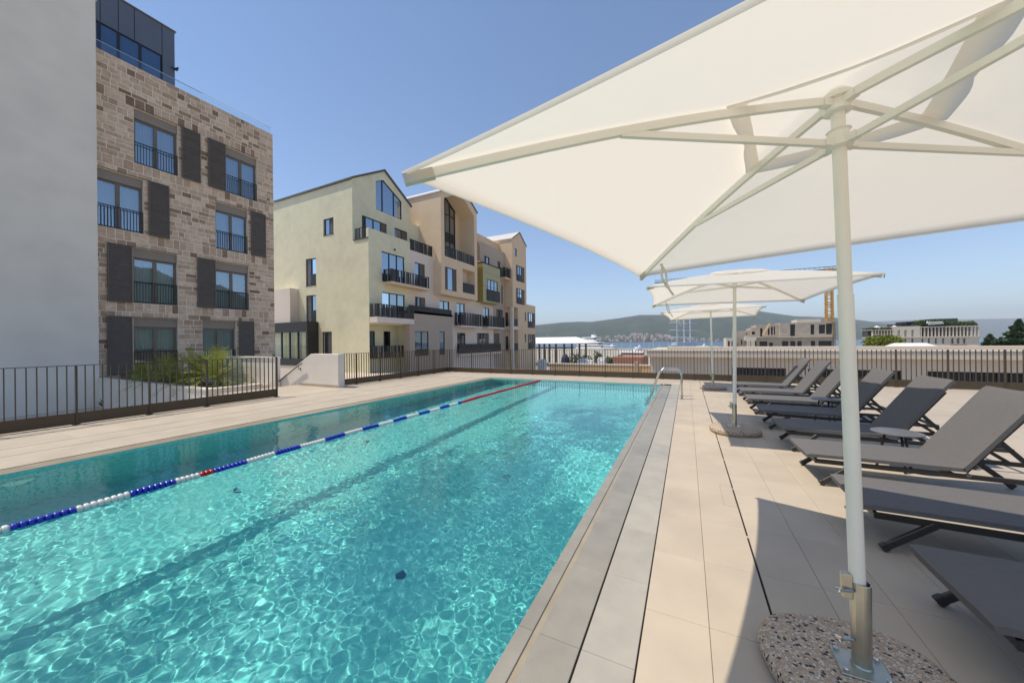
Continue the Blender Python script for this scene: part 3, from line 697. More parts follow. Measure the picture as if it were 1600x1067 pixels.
# peach volume
gy0, gy1, gev, gpk = 31.0, 38.35, 17.9, 20.0
gym = (gy0+gy1)/2
b = MB()
b.poly([(XP,gy0,6.72),(XP,gy0,gev),(-36,gy0,gev),(-36,gy0,6.72)]); b.poly([(XP,gy1,6.72),(XP,gy1,gev),(-36,gy1,gev),(-36,gy1,6.72)])
b.poly([(XP,gy0,6.72),(XP,gy1,6.72),(-25.01,gy1,6.72),(-25.01,gy0,6.72)])
pops = [(31.62,33.85,7.3,9.85),(35.05,37.75,7.4,10.25)]
wall(b, TPc, gy0, gy1, 6.72, 11.0, pops[:1]+[(35.05,37.75,7.4,10.25)], .2)
oo = [(31.6,11.0),(37.75,11.0),(37.75,17.3),(34.75,19.15),(31.6,17.4)]
out = [(gy0,11.0),(gy1,11.0),(gy1,gev),(gym,gpk),(gy0,gev)]
n0 = len(b.v); b.v += [TPc(u,0,z) for u,z in out] + [TPc(u,0,z) for u,z in oo]
for i in range(1,5): b.f.append((n0+i, n0+(i+1)%5, n0+5+(i+1)%5, n0+5+i))
RD = -2.3
for i in range(5):
    p, q = oo[i], oo[(i+1)%5]; b.poly([TPc(p[0],0,p[1]),TPc(q[0],0,q[1]),TPc(q[0],RD,q[1]),TPc(p[0],RD,p[1])])
b.poly([TPc(u,RD,z) for u,z in oo])
# loggia recess
for pts in (((35.05,7.4),(37.75,7.4)),((37.75,7.4),(37.75,10.25)),((37.75,10.25),(35.05,10.25)),((35.05,10.25),(35.05,7.4))):
    (u0,z0),(u1,z1) = pts; b.poly([TPc(u0,-.19,z0),TPc(u1,-.19,z1),TPc(u1,-1.5,z1),TPc(u0,-1.5,z0)])
b.poly([TPc(35.05,-1.5,7.4),TPc(37.75,-1.5,7.4),TPc(37.75,-1.5,10.25),TPc(35.05,-1.5,10.25)])
b.build('gable_wall', M['peach'], bm_)
b = MB()
for (y0,z0,y1,z1) in ((gy0-.1,gev-.05,gym,gpk+.05),(gym,gpk+.05,gy1+.1,gev-.05)):
    b.prism([(XP+.06,y0,z0),(XP+.06,y1,z1),(XP+.06,y1,z1+.14),(XP+.06,y0,z0+.14)], (-12.2,0,0))
rf = b.build('roof', M['roofw'], bm_)
b = MB()
for (y0,z0,y1,z1) in ((gy0-.12,gev-.06,gym,gpk+.04),(gym,gpk+.04,gy1+.12,gev-.06)):
    b.prism([(XP+.07,y0,z0),(XP+.07,y1,z1),(XP+.07,y1,z1+.16),(XP+.07,y0,z0+.16)], (.05,0,0))
b.build('verge', M['dark'], rf)
wn = MB(); TQ = FX(XP+RD)
for a, c, e in ((32.2,32.32,17.7),(33.4,33.5,18.4),(34.6,34.72,19.0),(35.6,35.7,18.5),(36.6,36.75,17.9)): wn.box(a,c,.01,.09,11,e,TQ)
for z in (11.0,13.0,17.0): wn.box(32.2,36.75,.01,.085,z,z+.1,TQ)
wn.bar(TQ(32.2,.05,17.6), TQ(34.75,.05,19.05), .1, .14, (1,0,0)); wn.bar(TQ(34.75,.05,19.05), TQ(36.75,.05,17.86), .1, .14, (1,0,0)); wn.box(32.3,36.6,.012,.05,13.7,14.9,TQ)
wn = wn.build('window', M['dark'], bm_)
for a, c, zl, zr in ((32.32,33.4,17.6,18.2),(33.5,34.6,18.3,18.9),(34.72,35.6,18.95,18.5),(35.7,36.6,18.4,17.9)):
    g_ = MB(); g_.poly([TQ(a,.03,11.1),TQ(c,.03,11.1),TQ(c,.03,zr),TQ(a,.03,zl)]); g_.build('pane', M['glass'], wn)
bars_rail(bm_, TPc, 31.62, 37.73, 11.0, 12.2, n=-.08, seed=13)
window(bm_, TPc, 32.15, 33.25, 7.3, 9.85, 1); shutter(bm_, TPc, 31.62, 32.15, 7.3, 9.85, n=-.13, m='shutter'); shutter(bm_, TPc, 33.25, 33.85, 7.3, 9.85, n=-.13, m='shutter')
TLg = FX(XP-1.5); b = MB(); b.box(35.1,35.9,.005,.06,7.4,9.7,TLg); b.build('door', M['dark'], bm_)
bars_rail(bm_, TPc, 35.07, 37.73, 7.42, 8.6, n=-.08, seed=17, dens=.95)
# taupe box
TT = FX(-24.2)
tb = [(27.05,29.1,.1,2.6),(30.95,31.85,.1,2.65)]
b = MB(); wall(b, TT, 26.3, 33.35, GZ, 4.6, tb, .15); b.box(-25,-24.2,26.3,33.35,4.35,4.598)
b.poly([(-24.2,26.3,GZ),(-25,26.3,GZ),(-25,26.3,4.6),(-24.2,26.3,4.6)]); b.poly([(-24.2,33.35,GZ),(-25,33.35,GZ),(-25,33.35,4.6),(-24.2,33.35,4.6)])
b.build('taupe_box', M['taupe'], bm_)
window(bm_, TT, 27.05, 29.1, .1, 2.6, 2, depth=.12, gm='glassdk'); window(bm_, TT, 30.95, 31.85, .1, 2.65, 1, depth=.12, gm='glassdk')
bars_rail(bm_, TT, 27.06, 29.09, .12, .75, n=-.03, dens=1); bars_rail(bm_, TT, 30.96, 31.84, .12, .75, n=-.03, dens=1)
bars_rail(bm_, TT, 26.3, 33.3, 4.6, 5.15, n=-.1, seed=41, dens=.95)
b = MB(); b.box(30.98,31.02,-6,0,10.85,11.9,TW); b.build('terrace_wall', M['peach'], bm_)
bars_rail(bm_, TW, 27.4, 30.95, 10.86, 12.0, n=-.06, seed=43)
b = MB(); b.box(-33,-27.0,29.66,30.98,GZ,14.6); b.box(-33,-27.6,29.66,30.98,12.2,14.6); b.build('link_wall', M['greenr'], bm_)

# ------------------------------------------------------------------ end building: brown wall, lime box, sand gable
be = empty('end_building', (-29, 49, GZ), 'last house of the row with a sand gable, brown wall and lime green box', 'building')
b = MB()
bro = [(42.0,43.4,11.5,13.4),(45.75,46.6,11.5,13.4),(45.25,47.35,3.7,6.25),(44.45,46.15,.1,2.68)]
wall(b, TW, 40.9, 48.1, 6.6, 15.1, bro[:2], .2); wall(b, TW, 44.3, 48.1, GZ, 6.6, bro[2:], .2)
b.poly([(-25,40.9,6.6),(-36,40.9,6.6),(-36,40.9,15.1),(-25,40.9,15.1)])
b.build('brown_wall', M['taupe'], be)
b = MB(); wall(b, TW, 40.9, 44.3, GZ, 6.6, [(41.5,43.2,3.7,6.2),(39.9,43.05,.1,2.65)], .2); b.build('lower_wall', M['pink'], be)
b = MB(); b.box(-36,-26,40.4,48.1,15.1,16.6); b.build('attic_wall', M['sand'], be)
XL = -23.9; TLm = FX(XL); ly0, ly1 = 39.75, 44.5
b = MB(); wall(b, TLm, ly0, ly1, 6.75, 11.8, [(40.85,43.75,7.0,9.9)], .15); b.poly([(XL,ly0,6.75),(XL,ly1,6.75),(-25,ly1,6.75),(-25,ly0,6.75)])
b.poly([(XL,ly1,6.75),(XL,ly1,11.8),(-25,ly1,11.8),(-25,ly1,6.75)]); b.poly([(XL,ly0,11.8),(XL,ly1,11.8),(-25,ly1,11.8),(-25,ly0,11.8)])
lb = b.build('lime_box', M['lime'], be)
b = MB(); b.box(-26,XL-.002,ly0-.02,ly0,6.75,11.79); b.build('mustard_side', M['mustard'], lb)
b = MB(); b.box(ly0,ly1,-1.1,.02,11.8,11.98,TLm); b.build('coping', M['dark'], lb)
for z in (8.9, 10.7):
    b = MB(); b.box(ly0,ly1,.001,.004,z,z+.02,TLm); b.build('panel_joint', M['gap'], lb)
window(be, TLm, 41.0, 43.75, 7.0, 9.9, 3, depth=.12); bars_rail(be, TLm, 40.6, 44.2, 7.0, 8.5, n=.12, seed=51, dens=.95)
window(be, TW, 42.6, 43.4, 11.5, 13.4, 1); shutter(be, TW, 42.0, 42.6, 11.5, 13.4, n=-.13, m='dark'); window(be, TW, 45.75, 46.6, 11.5, 13.4, 1, gm='glassdk')
balcony(be, TW, 46.3, 48.08, 11.05, 1.0, rail=1.45, seed=61, m='sand')
window(be, TW, 41.5, 43.2, 3.7, 6.2, 2); balcony(be, TW, 41.2, 46.0, 3.5, 1.0, rail=1.5, slab=.2, seed=67)
window(be, TW, 46.0, 46.6, 3.7, 6.25, 1); shutter(be, TW, 45.25, 46.0, 3.7, 6.25, n=-.13); shutter(be, TW, 46.6, 47.35, 3.7, 6.25, n=-.13)
window(be, TW, 44.9, 45.3, .1, 2.68, 1); shutter(be, TW, 44.45, 44.9, .1, 2.68, n=-.13); shutter(be, TW, 45.3, 46.15, .1, 2.68, n=-.13)
b = MB(); b.box(46.9,47.25,.005,.05,7.2,9.9,TW); b.build('shutter', M['shutter'], be)
XE = -23.7; TE = FX(XE); e0, e1 = 48.1, 53.25; ev2, pk2 = 17.1, 18.65
eo = [(48.9,49.75,14.7,15.9),(49.35,52.6,10.95,13.45),(49.3,52.55,7.35,9.8),(52.35,53.0,4.8,6.25),(52.35,53.0,1.3,2.65),(53.6,56.85,3.75,6.3),(53.6,56.8,.15,2.65)]
b = MB(); wall(b, TE, e0, e1, 6.72, ev2, eo[:3], .2); b.poly([TE(e0,0,ev2),TE(e1,0,ev2),TE((e0+e1)/2,0,pk2)])
wall(b, TE, 49.95, 57.0, GZ, 6.72, eo[3:], .2); wall(b, TE, e1, 57.0, 6.72, 7.6)
b.poly([(XE,e0,6.72),(XE,e0,ev2),(-36,e0,ev2),(-36,e0,6.72)]); b.poly([(XE,57,GZ),(XE,57,7.6),(-36,57,7.6),(-36,57,GZ)])
b.poly([(XE,e1,7.6),(XE,57,7.6),(-36,57,7.6),(-36,e1,7.6)]); b.poly([(XE,e1,7.6),(XE,e1,ev2),(-36,e1,ev2),(-36,e1,7.6)])
b.poly([(XE,e0,6.71),(XE,e1,6.71),(-25.2,e1,6.71),(-25.2,e0,6.71)])
b.poly([(XE,49.95,GZ),(XE,49.95,6.72),(-25.4,49.95,6.72),(-25.4,49.95,GZ)]); wall(b, FX(-25.2), 48.1, 49.96, GZ, 6.72)
b.build('gable_wall', M['sand'], be)
b = MB()
for (y0,z0,y1,z1) in ((e0-.1,ev2-.04,(e0+e1)/2,pk2+.05),((e0+e1)/2,pk2+.05,e1+.1,ev2-.04)):
    b.prism([(XE+.06,y0,z0),(XE+.06,y1,z1),(XE+.06,y1,z1+.14),(XE+.06,y0,z0+.14)], (-12.2,0,0))
rf = b.build('roof', M['roofw'], be)
b = MB()
for (y0,z0,y1,z1) in ((e0-.12,ev2-.05,(e0+e1)/2,pk2+.04),((e0+e1)/2,pk2+.04,e1+.12,ev2-.05)):
    b.prism([(XE+.07,y0,z0),(XE+.07,y1,z1),(XE+.07,y1,z1+.16),(XE+.07,y0,z0+.16)], (.05,0,0))
b.build('verge', M['dark'], rf)
window(be, TE, 48.9, 49.75, 14.7, 15.9, 1)
for (a,c,d,e) in (eo[1],eo[2],eo[5],eo[6]):
    window(be, TE, a+.75, c-.95, d, e, 2); shutter(be, TE, a, a+.75, d, e, n=-.13); shutter(be, TE, c-.95, c, d, e, n=-.13); bars_rail(be, TE, a+.75, c-.95, d+.02, d+1.1, n=-.05, dens=1)
for (a,c,d,e) in (eo[3],eo[4]): window(be, TE, a, c, d, e, 1)
for z in (3.3,):
    b = MB(); b.box(e0,49.95,-1.4,-.003,z,z+.5,TE); b.build('balcony_slab', M['pink'], be)
b = MB(); b.box(48.0,48.45,-.45,-.004,GZ,6.7,TE); b.build('column', M['white2'], be)
bars_rail(be, TE, 48.5, 49.9, 3.82, 4.95, n=-.1, dens=1); bars_rail(be, TE, 48.5, 49.9, .1, 1.2, n=-.1, dens=1)
TE2 = FX(-25.2)
for z in (0.1, 3.82):
    b = MB(); b.box(48.5,49.3,.005,.05,z,z+2.2,TE2); b.build('door', M['dark'], be)

# ------------------------------------------------------------------ stair parapet and planter
sp = empty('stair_parapet', (-10.3, 7.86, 0), 'white rendered stair parapet sloping down with a dark handrail beside the deck', 'parapet')
b = MB(); b.prism([(-10.2,7.76,-1.2),(-10.2,7.76,1.1),(-11.6,7.76,1.1),(-14.6,7.76,-.5),(-14.6,7.76,-1.2)], (0,.24,0)); b.build('wall', M['white2'], sp, bevel=.008)
b = MB(); b.box(-12.25,-10.215,7.745,7.759,.001,.085); b.build('skirting', M['deck'], sp)
b = MB(); b.tube([(-11.95,7.68,.78),(-12.2,7.68,.67),(-14.3,7.68,-.44)], .018, 8); b.build('handrail', M['dark'], sp, smooth=True)
for x, z in ((-12.15,.66),(-13.7,-.16)):
    b = MB(); b.tube([(x,7.759,z-.1),(x,7.70,z-.1),(x,7.68,z)], .011, 6); b.lathe([(.035,0),(.035,.008)], (x,7.755,z-.1), 10, 'y'); b.build('bracket', M['dark'], sp)
b = MB()
for k in range(7): b.box(-12.4-.3*(k+1), -12.4-.3*k, 5.9, 7.74, -1.2, -.17*(k+1))
tag(b.build('steps', M['deck']), 'pale stone steps going down from the deck beside the parapet', 'steps')

pl = empty('planter', (-18, 6.5, -1.2), 'long white walled planter of palms below the stone building', 'planter')
b = MB(); b.box(-23.3,-13.6,5.7,5.9,-1.2,.0); b.box(-13.8,-13.6,5.9,7.3,-1.2,-.0005); b.box(-23.3,-13.6,7.3,7.5,-1.2,-.001); b.build('wall', M['white2'], pl)
b = MB(); b.box(-23.32,-13.57,5.67,5.93,.0005,.05); b.box(-13.83,-13.57,5.93,7.3,.0005,.05); b.build('coping', M['white2'], pl)
b = MB(); b.box(-23.2,-13.8,5.9,7.3,-1.1,-.08); b.build('gravel', M['soil'], pl)
pw = empty('stair_wall', (-14.8, 7.75, -1.2), 'taller white wall with a flat coping behind the planter palms', 'wall')
b = MB(); b.box(-16.3,-13.3,7.55,7.74,-1.2,.93); b.build('wall', M['white2'], pw)
b = MB(); b.box(-16.34,-13.26,7.52,7.75,.93,.985); b.build('coping', M['white2'], pw)
def palm(x, y, h, n, seed, label, trunk=.25):
    rnd = random.Random(seed); t = empty('palm', (x,y,-.08), label, 'palm', 'palms in the white planter')
    b = MB(); b.tube([(0,0,0),(.02,.01,trunk*.6),(0,.02,trunk)], [.10,.12,.08], 9); b.build('trunk', M['bark'], t, True, smooth=True)
    b = MB()
    for i in range(n):
        a = rnd.uniform(0,6.283); el = R(rnd.uniform(8,80)); L_ = h*rnd.uniform(.75,1.1); d = Vector((math.cos(a),math.sin(a),0)); pts = []
        for j in range(9):
            f = j/8; droop = .55*f*f*L_*math.cos(el)
            pts.append(Vector((0,0,trunk)) + d*(L_*f*math.cos(el)) + Vector((0,0,L_*f*math.sin(el)-droop)))
        sd_ = d.cross(Vector((0,0,1)))
        b.tube(pts, [.012*(1-.8*j/8) for j in range(9)], 4, cap=False)
        for j in range(2, 9):
            for sgn in (-1,1):
                for e in (0,.5):
                    jj = min(8, j+e); p = pts[j] if e == 0 else pts[j].lerp(pts[min(8,j+1)], .5)
                    ax = (pts[min(8,j+1)]-pts[j-1]).normalized(); l_ = .26*math.sin(math.pi*min(.95,(jj-1)/8.6))*rnd.uniform(.8,1.15)+.05
                    tip = p + (sd_*sgn*.75 + ax*.75 + Vector((0,0,rnd.uniform(-.1,.25)))).normalized()*l_; wv = ax*.014
                    b.add([p-wv, p+wv, tip], [(0,1,2)])
    b.build('crown', M['palm'], t, True, recalc=False)
for i, (x, y, h, n, tr, lb) in enumerate(((-14.9,6.5,1.35,62,.30,'bushy yellow-green palm at the near end of the white planter'),(-16.5,6.6,1.4,56,.25,'yellow-green palm second along the white planter'),(-18.0,6.4,1.2,46,.2,'dark green palm in the middle of the white planter'),(-19.6,6.7,1.25,46,.2,'palm fourth along the white planter, in front of the shuttered window'),(-21.2,6.5,.7,32,.1,'small low palm deep in the white planter'))):
    palm(x, y, h, n, 30+i, lb, tr)
def weeds(x, y, z, seed, label):
    rnd = random.Random(seed); b = MB()
    for i in range(60):
        a = rnd.uniform(0,6.28); l_ = rnd.uniform(.15,.45); p = Vector((rnd.uniform(-.25,.25),rnd.uniform(-.2,.2),0)); q = p + Vector((math.cos(a)*.2,math.sin(a)*.2,l_)); s_ = Vector((-math.sin(a),math.cos(a),0))*.03
        b.add([p-s_*.4,p+s_*.4,(p+q)/2+s_,q,(p+q)/2-s_], [(0,1,2,3,4)])
    o = b.build('weed', M['hedge'], recalc=False); o.location = (x,y,z); return tag(o, label, 'plant')
weeds(-22.6, 5.9, -1.2, 3, 'green weed growing at the foot of the white wall corner'); 

# ------------------------------------------------------------------ fences
bar_me = MB().box(-.006,.006,-.014,.014,0,.86).mesh('bar', M['bronze'])
def fence(label, p0, p1, posts, name='metal_fence'):
    p0, p1 = Vector(p0), Vector(p1); d = (p1-p0); L_ = d.length; d.normalize(); ang = math.atan2(d.y, d.x)
    t = empty(name, p0, label, 'fence', rot=(0,0,ang))
    b = MB(); b.box(0,L_,-.02,.02,1.088,1.1); b.build('top_rail', M['bronze'], t, True)
    ps = sorted(posts); edges = [0]+ps+[L_]
    for a, c in zip(edges[:-1], edges[1:]):
        if c-a < .05: continue
        b = MB(); b.box(a+.006,c-.006,-.014,.014,.015,.225); b.build('base_panel', M['bronze'], t, True, bevel=.003)
        k = max(1, round((c-a)/.1045))
        for i in range(1, k): inst('bar', bar_me, t, (a+(c-a)*i/k,0,.226), local=True)
    for u in ps:
        b = MB(); b.box(u-.012,u+.012,-.03,.03,-.002,1.086); b.box(u-.05,u+.05,-.045,.045,-.002,.008); b.build('post', M['bronze'], t, True)
    return t
fence('bronze bar fence along the left deck in front of the white wall', (-10.12,-4.0,0), (-10.12,5.8,0), [.3+.99*k for k in range(9)]+[9.79])
fence('short bronze bar fence between the stair parapet and the far corner', (-10.5,8.02,0), (-10.5,14.12,0), [.02,.7,1.78,2.84,3.9,4.97])
fence('long bronze bar fence across the far end of the pool deck', (-10.5,14.15,0), (14.9,14.15,0), [.03]+[(-3.96+10.5)-1.045*5+1.045*k for k in range(23)])

# ------------------------------------------------------------------ lane rope
lr = empty('lane_rope', (-4.93,PY1,0.0), 'floating lane rope of blue, white and red discs across the pool', 'lane rope')
def bead(m):
    b = MB(); b.lathe([(.012,-.0205),(.034,-.0195),(.037,-.012),(.037,.004),(.030,.012),(.020,.0205)], (0,0,0), 14, 'y'); return b.mesh('float_disc', M[m], smooth=False)
BM = {k: bead(k) for k in ('rope','blue','red')}
pitch = .0428; y = .76 - 8*pitch; bi = 0
def bcol(y):
    if y > 7.12: return 'red'
    if 1.985 < y < 2.09: return 'red'
    return 'blue' if int(math.floor((y-.74)/.345)) % 2 == 0 else 'rope'
while y < 12.16:
    q = inst('float_disc', BM[bcol(y)], lr, (-4.93+.012*math.sin(y*1.3), y, WZ+.012+.004*math.sin(y*5))); y += pitch
nr = MB(); y = .76-9*pitch
while y > PY0+.1:
    nr.lathe([(.012,y-.0205),(.034,y-.0195),(.037,y+.004),(.020,y+.0205)], (-4.93,0,WZ+.012), 10, 'y'); y -= pitch
tag(nr.build('float_run', M['rope'], lr), kind='stuff')
b = MB(); b.tube([(-4.93,PY0,WZ+.012),(-4.93,PY1,WZ+.015)], .005, 6); b.build('cable', M['steel'], lr)
b = MB(); b.lathe([(.03,12.17),(.03,12.245)], (-4.93,0,WZ+.014), 10, 'y'); b.build('anchor', M['steel'], lr)

# ------------------------------------------------------------------ pool ladder
ld = empty('pool_ladder', (-.125,9.78,0), 'stainless steel pool ladder with two arched handrails at the far right edge', 'ladder')
def arc(c, r, a0, a1, n=7): return [(c[0]+r*math.cos(R(a0+(a1-a0)*i/n)), c[1]+r*math.sin(R(a0+(a1-a0)*i/n))) for i in range(n+1)]
for y in (9.5, 10.05):
    pts = [(-.125,0.001),(-.125,.45)] + arc((-.30,.54),.175,0,75) + arc((-.50,.545),.165,100,150) + [(-.86,-.02),(-.93,-.2),(-.94,-1.1)]
    b = MB(); b.tube([(x,y,z) for x,z in pts], .0215, 12); b.build('rail', M['steel'], ld, smooth=True)
    b = MB(); b.lathe([(.048,.001),(.048,.012),(.026,.02)], (-.125,y,0), 16); b.build('flange', M['steel'], ld, smooth=False)
for z in (-.3,-.6,-.9):
    b = MB(); b.box(-.98,-.89,9.5,10.05,z-.015,z+.015); b.build('step', M['steel'], ld, bevel=.006)

# ------------------------------------------------------------------ umbrellas
HALF = 1.28
def canopy_mesh(name, half, zc, ze, hole=0.0, sag=.055, nr=14, ns=18, th=.0015, hem=True):
    b = MB()
    cs = [(-half,-half),(half,-half),(half,half),(-half,half)]
    for q in range(4):
        A, B = Vector((*cs[q],0)), Vector((*cs[(q+1)%4],0)); vs = []; nrm = -(A+B).normalized()
        for i in range(nr+1):
            f = hole + (1-hole)*i/nr
            for j in range(ns+1):
                s = j/ns; p = A.lerp(B, s)*f; bow = 4*s*(1-s)
                p = p + nrm*(sag*bow*f*f)
                m_ = f*(1-.04*bow)
                z = zc + (ze-zc)*(f**1.10) + .022*math.sin(math.pi*f)*(1-bow) - .006*bow*math.sin(math.pi*f)
                vs.append((p.x,p.y,z))
        if hem:
            for j in range(ns+1):
                v = vs[nr*(ns+1)+j]; vs.append((v[0]*.996, v[1]*.996, v[2]-.017))
        fs = []; rows2 = nr + (1 if hem else 0); n = ns+1
        for i in range(rows2):
            for j in range(ns): fs.append((i*n+j, i*n+j+1, (i+1)*n+j+1, (i+1)*n+j))
        b.add(vs, fs)
    me = b.mesh(name, M['canopy'], smooth=True); return me
def cap_mesh():
    b = MB(); n = 48; vs = [(0,0,2.528)]; fs = []
    for k in range(1, 6):
        for i in range(n):
            t = 2*math.pi*i/n; c, s = math.cos(t), math.sin(t); rr = .37/max(abs(c),abs(s))*(1 - .06*(1-abs(c*s)*2)) * k/5
            sc = .008*math.sin(i*2*math.pi/n*8)*(1 if k == 5 else 0)
            vs.append((rr*c, rr*s, 2.528-.085*(k/5)**1.2 + sc - (.018 if k == 5 else 0)))
    for i in range(n): fs.append((0, 1+i, 1+(i+1)%n))
    for k in range(4):
        for i in range(n): fs.append((1+k*n+i, 1+(k+1)*n+i, 1+(k+1)*n+(i+1)%n, 1+k*n+(i+1)%n))
    b.add(vs, fs); return b.mesh('vent_cap', M['canopy'], smooth=True)
cap_me = cap_mesh()
def base_mesh():
    b = MB(); n = 40; vs = []; fs = []
    prof = [(.93,0),(.99,.02),(1,.045),(.97,.075),(.90,.088),(0.001,.092)]
    for f, z in prof:
        for i in range(n):
            t = 2*math.pi*i/n; c, s = math.cos(t), math.sin(t); e = 2.6
            rr = 1/((abs(c)**e+abs(s)**e)**(1/e)); vs.append((.34*rr*f*c, .31*rr*f*s, z))
    for k in range(len(prof)-1):
        for i in range(n): fs.append((k*n+i, k*n+(i+1)%n, (k+1)*n+(i+1)%n, (k+1)*n+i))
    b.add(vs, fs); return b.mesh('base_slab', M['pebble'], smooth=True)
base_me = base_mesh()
def umbrella(loc, label, rz=0, tilt=(0,0), HALF=1.28, ZE=2.09):
    can_me = canopy_mesh('canopy', HALF, 2.485, ZE, hole=.23)
    t = empty('parasol', loc, label, 'parasol', 'parasols along the pool')
    inst('base_slab', base_me, t, (0,0,.002), (0,0,R(12)), local=True)
    b = MB(); b.box(-.085,.085,-.075,.075,.0935,.1005); b.build('base_plate', M['galv'], t, True, bevel=.003)
    for x, y in ((-.065,-.055),(.065,-.055),(.065,.055),(-.065,.055)):
        b = MB(); b.lathe([(.011,.1005),(.011,.110),(.006,.113)], (x,y,0), 6); b.build('bolt', M['steel'], t, True)
    b = MB(); b.lathe([(.036,.1),(.036,.106),(.0325,.112),(.0325,.44),(.029,.442),(.029,.38)], (0,0,0), 24); b.build('sleeve', M['galv'], t, True, smooth=False)
    b = MB(); b.box(-.062,-.028,-.016,.016,.37,.47); b.build('clamp', M['galv'], t, True, bevel=.003)
    for z in (.41, .21):
        b = MB(); b.tube([(-.03,-.02,z),(-.075,-.035,z)], .006, 8); b.tube([(-.085,-.06,z+.008),(-.07,-.035,z),(-.085,-.01,z-.008)], [.004,.008,.004], 6); b.build('wing_screw', M['steel'], t, True)
    # everything above leans and turns together
    def part(name, b, m, **k):
        o = b.build(name, M[m], t, True, **k); o.rotation_euler = (tilt[0],tilt[1],rz); return o
    part('pole', MB().lathe([(.0265,.20),(.0265,1.62),(.0272,1.622),(.0272,1.63),(.024,1.632),(.024,2.47)], (0,0,0), 24), 'pole', smooth=False)
    part('hub', MB().lathe([(.03,2.40),(.048,2.405),(.048,2.425),(.036,2.43),(.036,2.455),(.05,2.46),(.05,2.48),(.03,2.50)], (0,0,0), 20), 'pole')
    part('runner', MB().lathe([(.03,2.25),(.046,2.255),(.046,2.28),(.035,2.285),(.035,2.32),(.042,2.325),(.03,2.33)], (0,0,0), 20), 'pole')
    for k in range(4):
        a = R(45+90*k); d = Vector((math.cos(a),math.sin(a),0)); Lc = HALF*math.sqrt(2)
        P = lambda f: d*(Lc*f) + Vector((0,0, 2.485+(ZE-2.485)*(f**1.10)+.022*math.sin(math.pi*f)-.032))
        rb = MB()
        pts = [P(.025)]+[P(i/10) for i in range(1,10)]+[P(.992)]
        for p, q in zip(pts[:-1], pts[1:]): rb.bar(p, q, .020, .032)
        rb = part('rib', rb, 'pole')
        st = MB(); p = d*.04+Vector((0,0,2.268)); q = P(.50)-Vector((0,0,.022)); q2 = q+(q-p).normalized()*.06
        st.bar(p, q2, .018, .026); part('strut', st, 'pole')
        st = MB(); q0 = P(.93); st.bar(P(.935)-Vector((0,0,.002)), P(.995)-Vector((0,0,.002)), .027, .037); part('corner_pocket', st, 'strap')
        for z in (2.27, 2.44):
            st = MB(); st.bar(d*.03+Vector((0,0,z)), d*.075+Vector((0,0,z)), .032, .03); part('bracket', st, 'pole')
    for nm, me in (('canopy', can_me), ('vent_cap', cap_me)):
        inst(nm, me, t, (0,0,0), (tilt[0],tilt[1],rz), local=True)
    a = R(135); d = Vector((math.cos(a),math.sin(a),0)); q = d*(HALF*math.sqrt(2)*.80)+Vector((0,0,ZE+.02)); sd_ = d.cross(Vector((0,0,1)))
    b = MB()
    for s in (0, 1):
        pts = [q-d*(.022*i*(1-s*.35))+sd_*(.016*math.sin(i*.8+s*2))+Vector((0,0,-.036*i)) for i in range(9-s*2)]
        for p1, p2 in zip(pts[:-1], pts[1:]): b.bar(p1, p2, .016, .003, (0,1,0))
    part('tie_strap', b, 'strap')
    return t
umbrella((.63,1.93,0), 'nearest and largest cream parasol, its canopy filling the upper right', R(-12.3), (-.009,-.0214))
umbrella((.65,6.43,0), 'middle cream parasol of the row beside the pool', R(3), (-.017,.0115), 1.23, 2.15)
umbrella((.67,11.83,0), 'farthest and smallest cream parasol beside the far fence', R(-3.9), (-.0386,-.0187), 1.22, 2.20)

